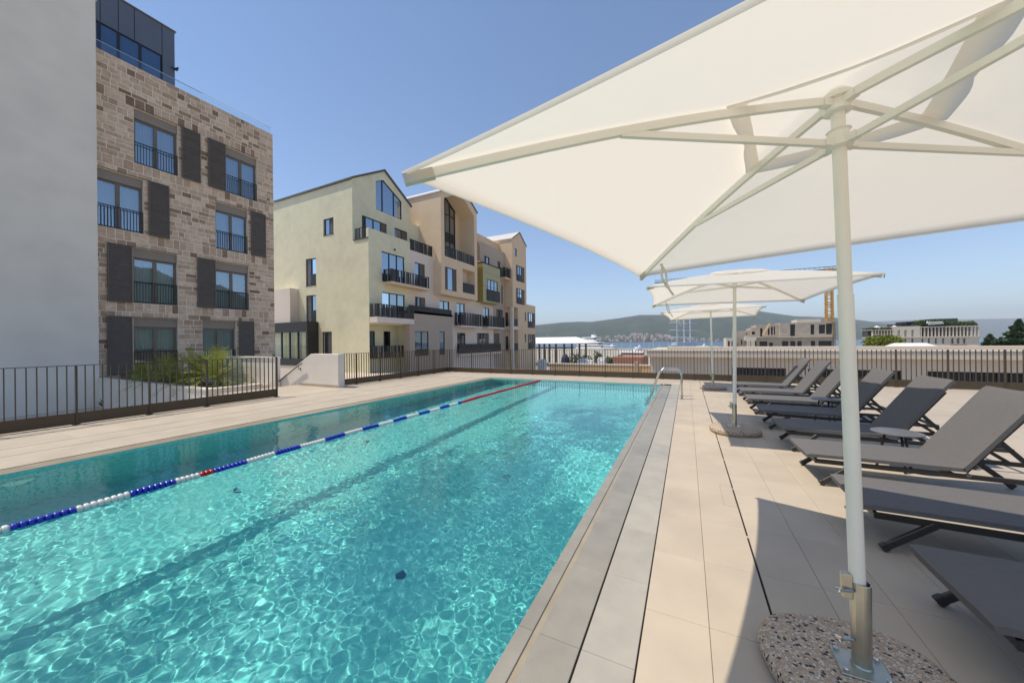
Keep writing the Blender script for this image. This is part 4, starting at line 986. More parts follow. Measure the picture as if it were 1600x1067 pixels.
# ------------------------------------------------------------------ loungers
def lounger():
    t = empty('sun_lounger', (0,0,0))
    W = .30
    for s in (-1,1):
        b = MB(); b.bar((.06,s*W,.235),(1.98,s*W,.235), .022, .042); b.build('side_rail', M['lframe'], t, True, bevel=.004)
        for xa, xb in ((.36,.115),(1.46,1.69)):
            b = MB(); b.bar((xa,s*(W+.003),.232),(xb,s*(W+.003),.028), .03, .045); lg = b.build('leg', M['lframe'], t, True, bevel=.006)
            b = MB(); d = (Vector((xb,0,.028))-Vector((xa,0,.232))).normalized(); p = Vector((xb,s*(W+.003),.03)); b.bar(p-d*.02, p+d*.022, .036, .052); b.build('foot_cap', M['dark'], lg, True, bevel=.006)
        b = MB(); b.bar((1.10,s*(W-.03),.27),(1.49,s*(W-.03),.83), .022, .034); b.build('back_rail', M['lframe'], t, True)
        b = MB(); b.bar((1.32,s*(W-.055),.55),(1.45,s*(W-.055),.40), .012, .035); b.bar((1.45,s*(W-.055),.40),(1.66,s*(W-.055),.245), .014, .03); b.build('back_support', M['dark'], t, True)
        b = MB(); b.lathe([(.018,-.008),(.018,.008)], (1.10,s*(W+.012),.25), 10, 'y'); b.build('pivot', M['steel'], t, True)
    for x in (.075, 1.02, 1.97):
        b = MB(); b.bar((x,-W,.235),(x,W,.235), .022, .036); b.build('cross_bar', M['lframe'], t, True)
    def pad(prof, wdt, th):
        b = MB(); n = 12; vs = []; fs = []; m = len(prof)
        for side in (0,1):
            for i, (x,z) in enumerate(prof):
                a = prof[max(0,i-1)]; c = prof[min(m-1,i+1)]; d = Vector((c[0]-a[0],0,c[1]-a[1])).normalized(); nn = Vector((-d.z,0,d.x))
                for j in range(n+1):
                    v = -1+2*j/n; edge = (1-abs(v)**6)
                    off = (th*.5*(.55+.45*edge))*(1 if side == 0 else -1) - .010*(1-v*v)*(1 if side == 0 else 0)
                    p = Vector((x, v*wdt, z)) + nn*off; vs.append(p)
        k = n+1
        for i in range(m-1):
            for j in range(n):
                fs.append((i*k+j, i*k+j+1, (i+1)*k+j+1, (i+1)*k+j)); o_ = m*k; fs.append((o_+i*k+j, o_+(i+1)*k+j, o_+(i+1)*k+j+1, o_+i*k+j+1))
            for j in (0, n): fs.append((i*k+j, (i+1)*k+j, m*k+(i+1)*k+j, m*k+i*k+j))
        for i in (0, m-1):
            for j in range(n): fs.append((i*k+j, i*k+j+1, m*k+i*k+j+1, m*k+i*k+j))
        b.add(vs, fs); return b
    pad([(.0,.278),(.03,.286),(.3,.290),(.7,.291),(1.04,.290),(1.085,.291)], .315, .058).build('seat', M['sling'], t, True, smooth=True)
    pad([(1.075,.287),(1.12,.345),(1.3,.61),(1.45,.83),(1.525,.935),(1.55,.955)], .315, .058).build('backrest', M['sling'], t, True, smooth=True)
    for o in t.children:
        if o.name.startswith(('seat','backrest')):
            md = o.modifiers.new('sharp', 'EDGE_SPLIT'); md.split_angle = R(50)
    return t
LG = ['sun lounger at the far end of the row, next to the far fence','second sun lounger from the far fence','third sun lounger from the far fence, beyond the small far table','fourth sun lounger from the far fence, shaded, top of its backrest in the sun','fifth sun lounger from the far fence, shaded, beyond the near round table','sunlit grey sun lounger with its whole frame in view beside the near round table','sun lounger partly in shade behind the big parasol pole','nearest sun lounger in the lower right corner, in full shade']
proto = lounger()
for i, y in enumerate((10.9, 9.66, 8.42, 7.18, 5.95, 4.76, 3.56, 2.42)):
    o = proto if i == 0 else copy_tree(proto)
    o.location = (1.075 + (.02*math.sin(i*2.1)), y, 0); o.rotation_euler = (0,0,R(1.2*math.sin(i*1.7)))
    tag(o, LG[i], 'sun lounger', 'sun loungers in a row on the right deck')

# ------------------------------------------------------------------ side tables
def table(loc, label):
    t = empty('side_table', loc, label, 'side table', 'round side tables between loungers')
    b = MB(); b.lathe([(.20,.395),(.208,.398),(.208,.408),(.20,.412),(.0005,.412)], (0,0,0), 40); b.build('table_top', M['ttop'], t, True)
    for k in range(3):
        a = R(30+120*k); b = MB(); b.tube([(.09*math.cos(a),.09*math.sin(a),.394),(.16*math.cos(a),.16*math.sin(a),.002)], .012, 8); b.build('leg', M['lframe'], t, True, smooth=True)
    b = MB(); b.lathe([(.10,.384),(.10,.394)], (0,0,0), 20); b.build('mount', M['lframe'], t, True)
    return t
table((2.06,5.35,0), 'round grey side table beside the sunlit lounger'); table((2.13,7.80,0), 'small round side table farther down the lounger row')

# ------------------------------------------------------------------ beyond the far fence
def ux(px, y): return aty(px, 545, y).x
def uz(px, py, y): return aty(px, py, y).z
# beige service building with louvres
YB = 40.0; TB = FY(YB)
sb = empty('service_building', (ux(1300,YB), YB+6, GZ), 'long low beige building with dark louvres behind the far fence', 'building')
xl, xr = ux(1016,YB), ux(1600,YB)+14; zt, zf = uz(1300,548.5,YB), uz(1300,560,YB)
louv = []
for a, c in ((1143,1228),(1262,1409),(1449,1760)): louv.append((ux(a,YB), min(xr-.5,ux(c,YB)), uz(1300,596,YB)-.8, uz(1300,577,YB)))
b = MB(); wall(b, TB, xl, xr, GZ, zf, louv, .3); b.poly([(xl,YB,GZ),(xl,YB+16,GZ),(xl,YB+16,zf),(xl,YB,zf)]); b.build('wall', M['beige'], sb)
b = MB(); b.box(xl-.3,xr,-16,.55,zf,zt,TB); rfs = b.build('roof_slab', M['beige'], sb, bevel=.03)
b = MB(); b.box(xl-.35,xr,-16,.6,zt,zt+.05,TB); b.build('roof_edge', M['limestone'], sb)
b = MB(); b.box(ux(1040,YB),ux(1130,YB),-6,-3,zt+.05,zt+.35,TB); b.box(ux(1130,YB),xr,-7,-5,zt+.05,zt+.3,TB); b.build('upstand', M['beige'], rfs)
for a, c, d, e in louv:
    b = MB(); b.box(a,c,-.3,-.28,d,e,TB); n = int((c-a)/.62)
    for i in range(n+1): u = a+(c-a)*i/n; b.box(u-.03,u+.03,-.27,-.15,d,e,TB)
    z = d
    while z < e-.05: b.hexa([TB(a,-.26,z+.10),TB(c,-.26,z+.10),TB(c,-.25,z+.12),TB(a,-.25,z+.12),TB(a,-.18,z),TB(c,-.18,z),TB(c,-.17,z+.02),TB(a,-.17,z+.02)]); z += .2
    b.build('louvre_panel', M['louvre'], sb)
# tan garden wall
YT = 44.0; tw = empty('garden_wall', (ux(920,YT), YT, GZ), 'tan rendered garden wall beyond the far left of the fence', 'wall')
b = MB(); b.box(ux(858,YT),xl-.2,YT,YT+.4,GZ,uz(920,570,YT)); b.build('wall', M['tan'], tw)
b = MB(); b.box(ux(856,YT),xl-.2,YT-.06,YT+.46,uz(920,570,YT),uz(920,568.2,YT)); b.build('coping', M['white2'], tw)
b = MB(); b.box(ux(991,YT),ux(996,YT),YT-.15,YT+.5,GZ,uz(990,565,YT)); b.build('pier', M['taupe'], tw)
# marquee
YM = 85.0; mq = empty('marquee', (ux(870,YM), YM, GZ), 'white hipped marquee roof on dark posts at the end of the house row', 'marquee')
x0, x1 = ux(775,YM), ux(921,YM); ze_, zr_ = uz(870,536.3,YM), uz(870,526.3,YM); x2 = ux(888,YM)
b = MB(); b.add([(x0,YM,ze_),(x1,YM,ze_),(x1,YM+14,ze_),(x0,YM+14,ze_),(x0,YM+7,zr_),(x2,YM+7,zr_)], [(0,1,5,4),(1,2,5),(2,3,4,5)]); b.box(x0,x1,YM,YM+14,ze_-.12,ze_-.01); b.build('roof', M['tent'], mq)
b = MB(); b.box(x0,x1-4,YM+.2,YM+.5,uz(870,544.5,YM),uz(870,542.5,YM)); b.build('beam', M['dark'], mq)
for px in (842,850,858,868,881,893,905,915):
    b = MB(); x = ux(px,YM); b.box(x-.2,x+.2,YM+.1,YM+.5,GZ,ze_-.12); b.build('post', M['timber'], mq)
def blob(name, c, rx, ry, rz, n, m, label, cat, seed, size=.35, trunk=0, group=None, cone=False):
    rnd = random.Random(seed); t = empty(name, c, label, cat, group)
    if trunk:
        b = MB(); b.tube([(0,0,0),(.05*rx,0,trunk*.6),(0,.04*rx,trunk+rz*.7)], [rx*.07,rx*.055,rx*.015], 8)
        for k in range(7):
            a = rnd.uniform(0,6.28); z0 = trunk*rnd.uniform(.7,1.1)+rz*.2*k/7; b.tube([(0,0,z0),(math.cos(a)*rx*.4,math.sin(a)*ry*.4,z0+rz*.35),(math.cos(a)*rx*.7,math.sin(a)*ry*.7,z0+rz*.5)], [rx*.03,rx*.02,rx*.006], 5)
        b.build('trunk', M['bark'], t, True)
    b = MB(); lobes = [(rnd.uniform(-.5,.5),rnd.uniform(-.5,.5),rnd.uniform(-.35,.55),rnd.uniform(.35,.6)) for _ in range(11)]
    for i in range(n):
        if cone:
            f = rnd.random()**.52; a = rnd.uniform(0,6.283); tier = .8+.2*math.sin(f*40); rr = (1-.0*f)*f*rnd.uniform(.55,1)*tier*(1+.2*math.sin(a*3+f*9))
            p = Vector((math.cos(a)*rr*rx, math.sin(a)*rr*ry, trunk+rz*2*(1-f)))
        else:
            l_ = rnd.choice(lobes); v = Vector((rnd.gauss(0,1),rnd.gauss(0,1),rnd.gauss(0,1))).normalized()*l_[3]*rnd.uniform(.55,1.05)
            p = Vector(((l_[0]+v.x)*rx, (l_[1]+v.y)*ry, trunk+rz+(l_[2]+v.z)*rz))
        s = size*rnd.uniform(.5,1.2); u = Vector((rnd.gauss(0,1),rnd.gauss(0,1),rnd.gauss(0,.6))).normalized()*s; w_ = u.cross(Vector((rnd.gauss(0,1),rnd.gauss(0,1),rnd.gauss(0,1)))).normalized()*s*.5
        b.add([p-u, p-w_, p+u, p+w_], [(0,1,2,3)])
    b.build('crown', M[m], t, True, recalc=False); return t
# marina clutter seen through the fence
nb = empty('closed_parasol', (ux(883,62),62,GZ), 'closed navy blue parasol standing behind the far fence', 'parasol')
b = MB(); b.lathe([(.05,0),(.05,uz(883,569,62)-GZ)], (0,0,0), 8); b.build('pole', M['timber'], nb, True)
zz = uz(883,569,62)-GZ; b = MB(); b.lathe([(.75,zz-.3),(.82,zz+.3),(.7,zz+1.2),(.35,zz+1.75),(.05,zz+1.9)], (0,0,0), 12); b.build('canopy', M['navy'], nb, True)
for i, (px, py, d, rx, rz, lb) in enumerate(((899,561,66,1.6,1.1,'round green bush left of the marquee end, behind the fence'),(917,562,64,1.2,.9,'smaller green bush beside the white lounge seats'),(935,556,80,1.4,.8,'low olive bush behind the white lounge seats'),(955,560,75,1.7,.7,'green bush in front of the white yacht'),(972,562,72,1.1,.6,'low bush beside the terracotta terrace'))):
    c = at(px,py,d); blob('bush', (c.x,c.y,GZ), rx, rx, (c.z-GZ)/1.4, 700, 'hedge', lb, 'bush', 70+i, .22, 0, 'bushes beyond the far fence')
for i, (px, py, d, w_, lb) in enumerate(((910,566,56,1.5,'white lounge seat behind the tan wall'),(922,568,56,.9,'small white cube seat behind the tan wall'),(940,564,56,1.2,'white tub chair beside the cube seat'),(847,567,58,1.3,'white seat at the left end below the marquee'))):
    c = at(px,py,d); b = MB(); z0 = GZ-c.z; b.box(-w_/2,w_/2,-.5,.5,z0,.1); b.box(-w_/2,w_/2,.3,.5,.1,.6); b.box(-w_/2,-w_/2+.2,-.5,.3,.1,.4); b.box(w_/2-.2,w_/2,-.5,.3,.1,.4)
    o = b.build('lounge_seat', M['yacht'], bevel=.06, seg=2); o.location = c; tag(o, lb, 'seat', 'white seats beyond the fence')
tc = empty('terracotta_terrace', (ux(985,70),72,GZ), 'flat terracotta roof terrace behind the tan wall', 'terrace'); b = MB(); b.box(ux(957,70),ux(1003,70),70,82,GZ,uz(985,558,70)); b.build('slab', M['terracotta'], tc)
def yacht(name, px0, px1, pyw, pyt, d, label, decks=4, seed=0):
    c = at((px0+px1)/2, pyw, d); L_ = (px1-px0)/CF*d; H = (pyw-pyt)/CF*d; t = empty(name, (c.x,c.y,SEAZ if d > 200 else GZ), label, 'yacht', rot=(0,0,-YAW*-1))
    z0 = 0; dz = c.z-t.location.z; b = MB(); W = L_*.09
    hull = [(-.5,0),(-.47,.9),(-.2,1),(.2,1),(.42,.55),(.5,.02)]
    vs = []; n = len(hull)
    for z, s, ext in ((0,.8,.94),(dz+H*.12,1,1.0)):
        for x, wy in hull: vs.append((x*L_*ext, -wy*W*s, z))
        for x, wy in hull[::-1]: vs.append((x*L_*ext, wy*W*s, z))
    m = 2*n; b.add(vs, [tuple(range(m,2*m))]+[(i,(i+1)%m,(i+1)%m+m,i+m) for i in range(m)]); b.build('hull', M['yacht'], t, True)
    h = H*.72/decks; z = dz+H*.12; a, c_ = -.40, .22
    for k in range(decks):
        b = MB(); b.prism([(a*L_,-W*.8,z),(c_*L_,-W*.8,z),((c_-.05)*L_,-W*.75,z+h*.62),(a*L_,-W*.75,z+h*.62)], (0,W*1.55,0)); b.build('cabin', M['ydark'], t, True)
        b = MB(); b.box((a-.05)*L_,(c_+.02)*L_,-W*.85,W*.85,z+h*.6,z+h); b.box(a*L_,(c_-.02)*L_,-W*.83,W*.83,z,z+h*.16); b.build('deck', M['yacht'], t, True)
        z += h; a += .045; c_ -= .07; W *= .9
    b = MB(); b.prism([(-.1*L_,-W*.3,z),(0,-W*.3,z),(-.05*L_,-W*.2,z+H*.16),(-.1*L_,-W*.2,z+H*.16)], (0,W*.6,0)); b.tube([(-.03*L_,0,z),(-.03*L_,0,z+H*.35)], .12, 5); b.lathe([(.5,z+.2),(.7,z+.9),(.4,z+1.5)], (.02*L_,0,0), 10); b.build('mast', M['yacht'], t, True)
    return t
yacht('motor_yacht', 893, 968, 545, 523, 290, 'large white multi-deck motor yacht right of the marquee', 4)
yacht('motor_yacht', 964, 1024, 558, 546, 150, 'low white motor yacht with dark windows behind the fence', 1)
yacht('motor_yacht', 1088, 1112, 546, 539.5, 240, 'small white motor boat right of the grey hipped roof', 1)
yacht('motor_yacht', 938, 975, 548, 539, 260, 'medium white motor boat in front of the large yacht bow', 2)
yacht('motor_yacht', 988, 1010, 549, 541, 230, 'small white cruiser moored left of the grey hipped roof', 2)
# three-masted square rigger
ss = empty('sailing_ship', at(1069,545,470), 'white three-masted sailing ship with bare cross yards in the bay', 'sailing ship')
ss.location.z = SEAZ; WM[ss.name] = Matrix.Translation(ss.location)
for px in (1058,1069,1078.5):
    p = at(px,540,470+(px-1069)*1.2); top = at(px,480,470+(px-1069)*1.2)
    b = MB(); b.tube([(p.x,p.y,SEAZ),(p.x,p.y,top.z)], [.95,.6], 8); ms = b.build('mast', M['yacht'], ss)
    for i, py in enumerate((504.5,515.8,527,539)):
        z = at(px,py,470).z; hw = (10.2,10.6,11.2,11)[i]; b = MB(); rr = _r
        pts = [(p.x+rr[0]*s*hw-(1-abs(s))*.0, p.y+rr[1]*s*hw+2.2*abs(s)**2*.6, z-.9*s*s) for s in (-1,-.5,0,.5,1)]
        b.tube(pts, [.3,.5,.6,.5,.3], 6); b.build('yard', M['yacht'], ms)
hp = at(1069,545,470); b = MB(); rr = Vector((_r[0],_r[1],0)).normalized(); L_ = 17; fwv = Vector((-rr.y,rr.x,0))
b.prism([hp+rr*s_*L_+fwv*w_+Vector((0,0,SEAZ-hp.z)) for s_, w_ in ((-1,0),(-.7,4),(.8,4),(1,1),(1,-1),(.8,-4),(-.7,-4))], (0,0,7)); b.build('hull', M['yacht'], ss)
# moored masts
SBL = ['sailing boat mast left of the three-masted ship', 'thin mast left of the grey hipped roof ridge', 'thin mast at the left end of the grey hipped roof', 'bare mast right of the medium white motor boat', 'bare mast above the low white motor yacht', 'bare mast above the bow of the low white yacht', 'bare mast right of the large motor yacht', 'bare mast in front of the large motor yacht stern', 'tall thin mast above the marquee roof', 'bare mast beside the small white cruiser']
for i, (px, py0, d) in enumerate(((1044,523,300),(1030,530,280),(1021,531,260),(1006,533,300),(985,531,280),(972,534,300),(950,533,320),(925,534,250),(856,522,220),(1014,534,320))):
    p = at(px,545,d); tp = at(px,py0,d); t = empty('sailboat', (p.x,p.y,SEAZ), SBL[i], 'sailboat', 'sailboats moored in the marina')
    b = MB(); b.tube([(0,0,0),(0,0,tp.z-SEAZ)], [.12,.07], 5); b.bar((-1.2,0,(tp.z-SEAZ)*.6),(1.2,0,(tp.z-SEAZ)*.6), .06, .06); b.build('mast', M['yacht'], t, True)
    b = MB(); b.prism([(-4,0,0),(-3,-1.2,0),(3.5,-1.2,0),(3.5,1.2,0),(-3,1.2,0)], (0,0,1.5)); b.build('hull', M['yacht'], t, True)
# grey hipped houses
def hiproof(px0, px1, py_r, py_e, y, label, rm='roof', wm='pink', name='house', dep=12):
    t = empty(name, (ux((px0+px1)/2,y), y+dep/2, GZ), label, 'house'); x0, x1 = ux(px0,y), ux(px1,y); ze, zr = uz((px0+px1)/2,py_e,y), uz((px0+px1)/2,py_r,y)
    b = MB(); b.box(x0+.4,x1-.4,y+.5,y+dep-.5,GZ,ze); b.build('wall', M[wm], t); k = min(dep/2, (x1-x0)*.3)
    b = MB(); b.add([(x0,y,ze),(x1,y,ze),(x1,y+dep,ze),(x0,y+dep,ze),(x0+k,y+dep/2,zr),(x1-k,y+dep/2,zr)], [(0,1,5,4),(1,2,5),(2,3,4,5),(3,0,4),(0,3,2,1)]); b.build('roof', M[rm], t)
    for q in (.3,.55,.8):
        xx = x0+(x1-x0)*q; b = MB(); b.box(xx-.5,xx+.5,y+.42,y+.49,ze-1.6,ze-.4); b.build('window', M['ydark'], t)
    return t
hiproof(1024, 1098, 540.5, 546.5, 130, 'pale house with a grey hipped roof behind the beige building')
hiproof(1104, 1124, 541.5, 546.5, 135, 'small dark-roofed house behind the middle parasol pole', 'timber')
# construction site
YC = 150.0; TC = FY(YC); cb = empty('unfinished_building', (ux(1220,YC), YC+8, GZ), 'unfinished raw concrete apartment building with empty window openings', 'building')
def blockw(px0, px1, pyt, pyb, opens, back, name, m='concrete', yoff=0):
    T = FY(YC+yoff); y = YC+yoff
    o_ = [(ux(a,y),ux(c,y),uz(1230,e,y),uz(1230,d,y)) for a,c,d,e in opens]
    b = MB(); x0, x1, z0, z1 = ux(px0,y), ux(px1,y), (uz(1230,pyb,y) if pyb else GZ), uz(1230,pyt,y)
    wall(b, T, x0, x1, z0, z1, o_, .5)
    b.poly([(x0,y,z1),(x1,y,z1),(x1,y+back,z1),(x0,y+back,z1)]); b.poly([(x0,y,z0),(x0,y+back,z0),(x0,y+back,z1),(x0,y,z1)]); b.poly([(x1,y,z0),(x1,y+back,z0),(x1,y+back,z1),(x1,y,z1)]); b.poly([(x0,y,z0),(x1,y,z0),(x1,y+back,z0),(x0,y+back,z0)])
    w_ = b.build(name, M[m], cb)
    for a, c, d, e in o_:
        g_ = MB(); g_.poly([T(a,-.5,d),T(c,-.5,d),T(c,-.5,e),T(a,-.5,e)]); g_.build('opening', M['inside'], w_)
    return w_
blockw(1219,1302,504.5,525,[(1235,1243,507,525),(1267,1273,508,523),(1280,1290,508.5,522),(1291,1301,507,523)],14,'upper_wall')
blockw(1182,1219,506.5,525,[(1188,1192,512,525),(1200,1203,510,523),(1205,1208,510,523),(1209.5,1211.5,510,523)],12,'upper_wall',yoff=1.5)
blockw(1174,1182,511,525,[(1175,1180,517,522)],12,'upper_wall',yoff=2)
blockw(1150,1174,515.5,None,[(1166,1168,519,522),(1158,1160,530,538)],12,'side_wall',yoff=3)
blockw(1182,1303,527,None,[(1187,1199,533,545),(1202,1208,535,542),(1222,1232,533,543),(1235,1243,533,543),(1246,1253,533,543),(1267,1274,533,543),(1279,1300,533,545)],14,'lower_wall')
b = MB(); b.box(ux(1182,YC),ux(1304,YC),-14,1.2,uz(1230,527,YC),uz(1230,525.4,YC),TC); b.build('floor_slab', M['limestone'], cb)
blockw(1165,1182,525.5,532,[],12,'balcony_wall','limestone',yoff=-1)
blockw(1135,1150,527,None,[(1137.5,1140.5,532,543),(1143,1145,532,541)],10,'front_wall','limestone',yoff=-2)
b = MB(); b.box(ux(1248,YC),ux(1286,YC),-9,-2,uz(1230,504.5,YC),uz(1230,499.5,YC),TC); b.build('roof_box', M['limestone'], cb)
b = MB(); b.bar(aty(1192,524,YC-1.5), aty(1203,506,YC-1.5), 1.0, .5); b.build('chute', M['tan'], cb)
for px in (1168,1171,1175,1178): 
    b = MB(); x = ux(px,YC-1); b.box(x-.25,x+.25,YC-1.2,YC-.8,GZ,uz(1200,532,YC)); b.build('prop', M['limestone'], cb)
sc_ = empty('scaffold', (ux(1304,YC-1), YC-1, GZ), 'thin metal scaffold at the right end of the unfinished building', 'scaffold')
for px in (1301.5,1304.5):
    b = MB(); x = ux(px,YC-1); b.tube([(x,YC-1.2,GZ),(x,YC-1.2,uz(1300,503,YC))], .1, 5); b.build('pole', M['dark'], sc_)
b = MB()
for k in range(9): z = GZ+1.8*k; b.bar((ux(1301.5,YC-1),YC-1.2,z),(ux(1304.5,YC-1),YC-1.2,z), .1, .1)
b.build('rungs', M['dark'], sc_)
# tower crane
YK = 175.0; ck = empty('tower_crane', (ux(1295,YK), YK, GZ), 'yellow lattice tower crane behind the unfinished building', 'crane')
zt = uz(1297,421,YK); x = ux(1297,YK); hw = (ux(1301,YK)-ux(1291.5,YK))/2; x = (ux(1301,YK)+ux(1291.5,YK))/2; b = MB()
for sx in (-1,1):
    for sy in (-1,1): b.box(x+sx*hw-.2,x+sx*hw+.2,YK+sy*hw-.2,YK+sy*hw+.2,GZ,zt)
z = GZ; k = 0
while z < zt-1:
    for (ax,ay,bx_,by_) in ((-1,-1,1,-1),(1,-1,1,1),(1,1,-1,1),(-1,1,-1,-1)):
        if k % 2: ax,ay,bx_,by_ = bx_,by_,ax,ay
        b.bar((x+ax*hw,YK+ay*hw,z),(x+bx_*hw,YK+by_*hw,z+2.4), .17, .17); b.bar((x+ax*hw,YK+ay*hw,z),(x+bx_*hw,YK+ay*hw,z), .2, .2)
    z += 2.4; k += 1
b.build('mast', M['cranem'], ck)
b = MB()
for dy, dz in ((-.6,0),(.6,0),(0,1.1)): b.bar((x-62,YK+dy,zt+dz),(x+4,YK+dy,zt+dz), .16, .16)
for i in range(44): xx = x-62+1.5*i; b.bar((xx,YK-.6,zt),(xx+.75,YK,zt+1.1), .08, .08); b.bar((xx+.75,YK,zt+1.1),(xx+1.5,YK+.6,zt), .08, .08)
b.build('jib', M['dark'], ck); b = MB(); b.box(x-1.0,x+1.0,YK-1.0,YK+1.0,zt-1.6,zt-.1); b.build('cab', M['cranem'], ck, bevel=.1)
b = MB(); b.box(x+1.5,x+4,YK-.8,YK+.8,zt-1.2,zt); b.build('counterweight', M['concrete'], ck)
# hotel
YH = 190.0; ht = empty('hotel', (ux(1440,YH), YH+15, GZ), 'cream hotel with a top-floor colonnade and a planted roof', 'hotel'); TH = FY(YH)
X_ = lambda px: ux(px,YH); Z_ = lambda py: uz(1450,py,YH)
ops_ = [(X_(a),X_(a+w_),Z_(e),Z_(d)) for a,w_,d,e in ((1402.5,4,515,526),(1413,4,515,526),(1424,4,515,526),(1413.5,3,528.5,536),(1424,3.5,528.5,536),(1440,3,528.5,535),(1450,3,528.5,537),(1461,3,528.5,537),(1472,3.5,528.5,537),(1401,3.5,528.5,536),(1413.5,3,541,547),(1424,3.5,541,547))]
b = MB(); wall(b, TH, X_(1362.5), X_(1483), GZ, Z_(526.5), [o for o in ops_ if o[2] < Z_(527)], .4); wall(b, TH, X_(1394.5), X_(1438), Z_(526.5), Z_(509), ops_[:3], .4)
xr0, xr1 = X_(1483), X_(1530)
o2 = [(X_(a),X_(a+4.2),Z_(e),Z_(d)) for a in (1486,1495,1504.5) for d,e in ((528.5,537),(541,548))]
wall(b, TH, xr0, xr1, GZ, Z_(526.5), o2, .4); b.poly([(xr1,YH,GZ),(xr1,YH+30,GZ),(xr1,YH+30,Z_(526.5)),(xr1,YH,Z_(526.5))])
b.box(X_(1394.5),X_(1394.5)+.3,YH+.01,YH+12,Z_(526.5),Z_(509)); b.box(X_(1438)-.3,X_(1438),YH+.01,YH+12,Z_(526.5),Z_(509))
b.build('wall', M['limestone'], ht)
for a,c,d,e in ops_+o2:
    g_ = MB(); g_.poly([TH(a,-.39,d),TH(c,-.39,d),TH(c,-.39,e),TH(a,-.39,e)]); g_.build('window', M['glassdk'], ht)
b = MB(); b.box(X_(1361.5),xr1+.5,-8,.5,Z_(527.2),Z_(525.8),TH); b.build('cornice', M['limestone'], ht)
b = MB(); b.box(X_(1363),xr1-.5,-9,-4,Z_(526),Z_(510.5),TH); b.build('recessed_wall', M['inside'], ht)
for i in range(7): px = 1363.5+4.6*i; b = MB(); b.box(X_(px),X_(px+1.6),-.9,-.05,Z_(525.8),Z_(514.5),TH); b.build('column', M['limestone'], ht)
for i in range(17): px = 1439+5.6*i; b = MB(); b.box(X_(px),X_(px+1.7),-.9,-.05,Z_(525.8),Z_(511.5),TH); b.build('column', M['limestone'], ht)
b = MB(); b.box(X_(1361.5),X_(1394.4),-9,.2,Z_(514.5),Z_(513.6),TH); b.box(X_(1438.1),xr1+.4,-9,.2,Z_(511.5),Z_(510.2),TH); b.build('eaves', M['limestone'], ht)
b = MB(); b.box(X_(1430),X_(1512),-14,-6,Z_(510),Z_(501),TH); b.box(X_(1470),X_(1512),-14,-5,Z_(506),Z_(497.8),TH); b.box(X_(1415),X_(1430),-14,-7,Z_(509),Z_(504.5),TH); b.build('roof_pavilion', M['ydark'], ht)
rnd = random.Random(5); b = MB()
for i in range(5200):
    q = rnd.random()
    if q < .2: px, py = rnd.uniform(1362,1394), rnd.uniform(510.5,514)
    elif q < .6: px, py = rnd.uniform(1438,1482), rnd.uniform(499.5+abs(rnd.gauss(0,3)),510)
    else: px, py = rnd.uniform(1478,1530), rnd.uniform(505+2*math.sin(rnd.uniform(0,9)),510.5)
    p = Vector((X_(px), YH-rnd.uniform(-5.5,.1), Z_(py))); s = rnd.uniform(.2,.5); u = Vector((rnd.gauss(0,1),rnd.gauss(0,1),rnd.gauss(0,1))).normalized()*s; v = u.cross(Vector((rnd.gauss(0,1),rnd.gauss(0,1),rnd.gauss(0,1)))).normalized()*s*.6
    b.add([p-u,p-v,p+u,p+v], [(0,1,2,3)])
tag(b.build('roof_planting', M['hedge'], ht, recalc=False), kind='stuff')
b = MB()                                                          # white script sign
pt = [(1448,505.5),(1449.5,501.5),(1450.5,505.5),(1452.5,505.5),(1453.5,502),(1454.5,505.3),(1456.5,503.5),(1458,505),(1459.5,503.3),(1461,505),(1463,503.4),(1465,504.8),(1467,503.2),(1469,504.6),(1472,503.4)]
for p, q in zip(pt[:-1], pt[1:]): b.bar((X_(p[0]),YH-.3,Z_(p[1])), (X_(q[0]),YH-.3,Z_(q[1])), .3, .42, (0,1,0))
b.bar((X_(1450),YH-.3,Z_(507)), (X_(1474),YH-.3,Z_(505.6)), .3, .3, (0,1,0)); b.build('roof_sign', M['yacht'], ht)
b = MB(); b.box(X_(1484),X_(1510),-.3,.9,Z_(538),Z_(537),TH); b.build('balcony_slab', M['concrete'], ht)
for px0, px1 in ((1374,1385),(1402,1414)):
    b = MB(); xa, xb = X_(px0), X_(px1); zc = Z_(507); b.add([(xa,YH+3,zc-1),(xb,YH+3,zc-1),(xb,YH+7,zc-1),(xa,YH+7,zc-1),((xa+xb)/2,YH+5,zc+.1)], [(0,1,4),(1,2,4),(2,3,4),(3,0,4)]); b.build('roof_parasol', M['tent'], ht)
# tent, trees on the right
c = at(1380,547,58); tt_ = blob('broadleaf_tree', (c.x,c.y,GZ), 2.75, 2.4, 1.55, 2600, 'broad', 'yellow-green broadleaf tree behind the fence right of the big parasol pole', 'tree', 91, .26, trunk=at(1380,545,58).z-GZ-.7)
YN = 66.0; tn = empty('event_tent', (ux(1450,YN), YN, GZ), 'white tent roof behind the fence in front of the hotel', 'tent')
x0, x1 = ux(1413,YN), ux(1489,YN); xm0, xm1 = ux(1421,YN), ux(1477,YN); ze_, zr_ = uz(1450,547.5,YN), uz(1450,536.2,YN)
b = MB(); b.add([(x0,YN,ze_),(x1,YN,ze_),(x1,YN+8,ze_),(x0,YN+8,ze_),(xm0,YN+4,zr_),(xm1,YN+4,zr_),(ux(1442,YN),YN+1.5,ze_+.9)], [(0,6,4),(0,1,6),(1,5,6),(6,5,4),(1,2,5),(2,3,4,5),(3,0,4)]); b.build('roof', M['tent'], tn)
b = MB()
for x in (x0+.3,x1-.3): b.tube([(x,YN+.2,GZ),(x,YN+.2,ze_)], .06, 6)
b.build('poles', M['steel'], tn)
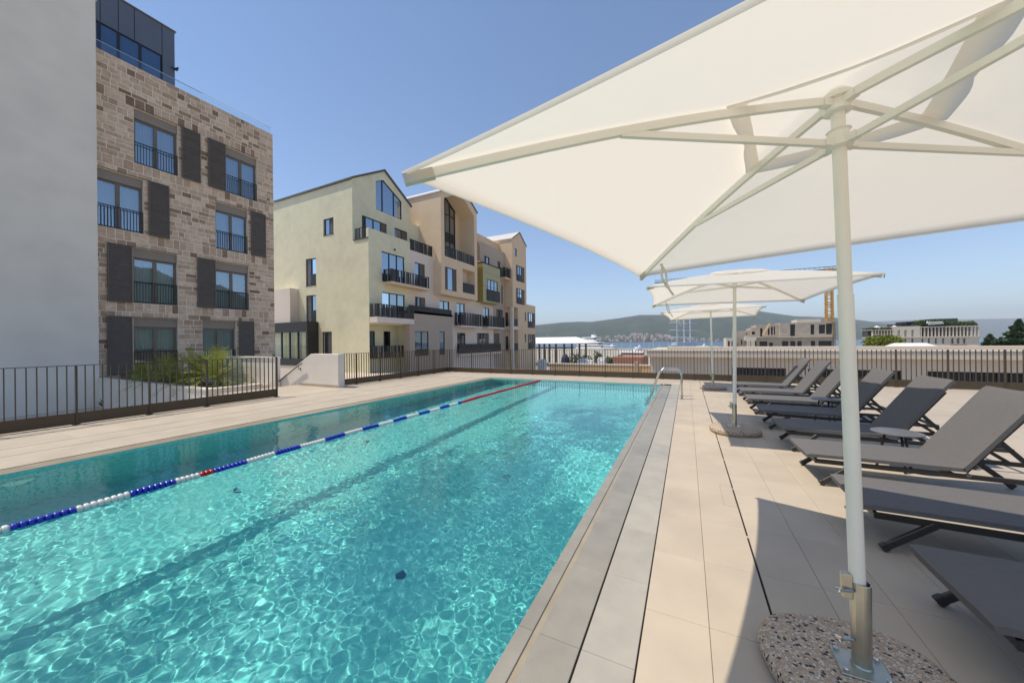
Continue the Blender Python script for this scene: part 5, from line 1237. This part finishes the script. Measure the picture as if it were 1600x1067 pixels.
for i, (px, pyt, d, rx, lb) in enumerate(((1592,498,78,6.2,'tall dark conifer at the right edge of the picture'),(1547,522,82,4.0,'shorter dark conifer left of the tall one'),(1565,527,86,3.6,'low conifer between the two larger conifers'),(1640,500,84,6.5,'conifer partly cut off by the right edge'))):
    tp = at(px,pyt,d); blob('conifer_tree', (tp.x,tp.y,GZ), rx, rx, (tp.z-GZ-1)/2, 9000, 'conifer', lb, 'tree', 50+i, .42, trunk=1.0, group='conifers on the right', cone=True)
# town on the far shore
rnd = random.Random(8); b = MB()
for i in range(420):
    px = rnd.choice((rnd.uniform(935,1110), rnd.uniform(968,1060), rnd.uniform(935,1180), rnd.uniform(1530,1600))); dd = rnd.uniform(2290,2420); g = (px-1005)/60
    top = 9*math.exp(-g*g)+2.5
    p = at(px, 533-rnd.uniform(0,1)**1.3*top*1.0, dd); s = rnd.uniform(5,12); h = rnd.uniform(5,9)
    b.box(p.x-s/2,p.x+s/2,p.y-s/2,p.y+s/2,p.z-6,p.z+h); b.add([(p.x-s/2-.5,p.y-s/2-.5,p.z+h),(p.x+s/2+.5,p.y-s/2-.5,p.z+h),(p.x+s/2+.5,p.y+s/2+.5,p.z+h),(p.x-s/2-.5,p.y+s/2+.5,p.z+h),(p.x,p.y,p.z+h+2.2)], [(0,1,4),(1,2,4),(2,3,4),(3,0,4)])
mt, t_, p_, o_ = nodes('town_walls'); g_ = N(t_, 'ShaderNodeNewGeometry'); cr = N(t_, 'ShaderNodeValToRGB'); cr.color_ramp.interpolation = 'CONSTANT'; e = cr.color_ramp.elements
e[0].color = (.7,.66,.6,1); e[1].position = .45; e[1].color = (.45,.2,.12,1); x = e.new(.75); x.color = (.6,.48,.36,1)
t_.links.new(g_.outputs['Random Per Island'], cr.inputs[0]); t_.links.new(cr.outputs[0], p_.inputs['Base Color'])
tag(b.build('town', mt), 'pale houses of a far town along the foot of the hills', 'town', kind='stuff')

# ------------------------------------------------------------------ haze
HAZE = True
if HAZE:
    b = MB(); b.box(-9600,9600,-3200,16600,-14,760)
    m, t, p, o = nodes('haze'); t.nodes.remove(p); v = N(t, 'ShaderNodeVolumePrincipled'); v.inputs['Density'].default_value = 1.2e-4; v.inputs['Color'].default_value = (.86,.92,1,1)
    t.links.new(v.outputs[0], o.inputs['Volume'])
    tag(b.build('haze', m), kind='stuff')
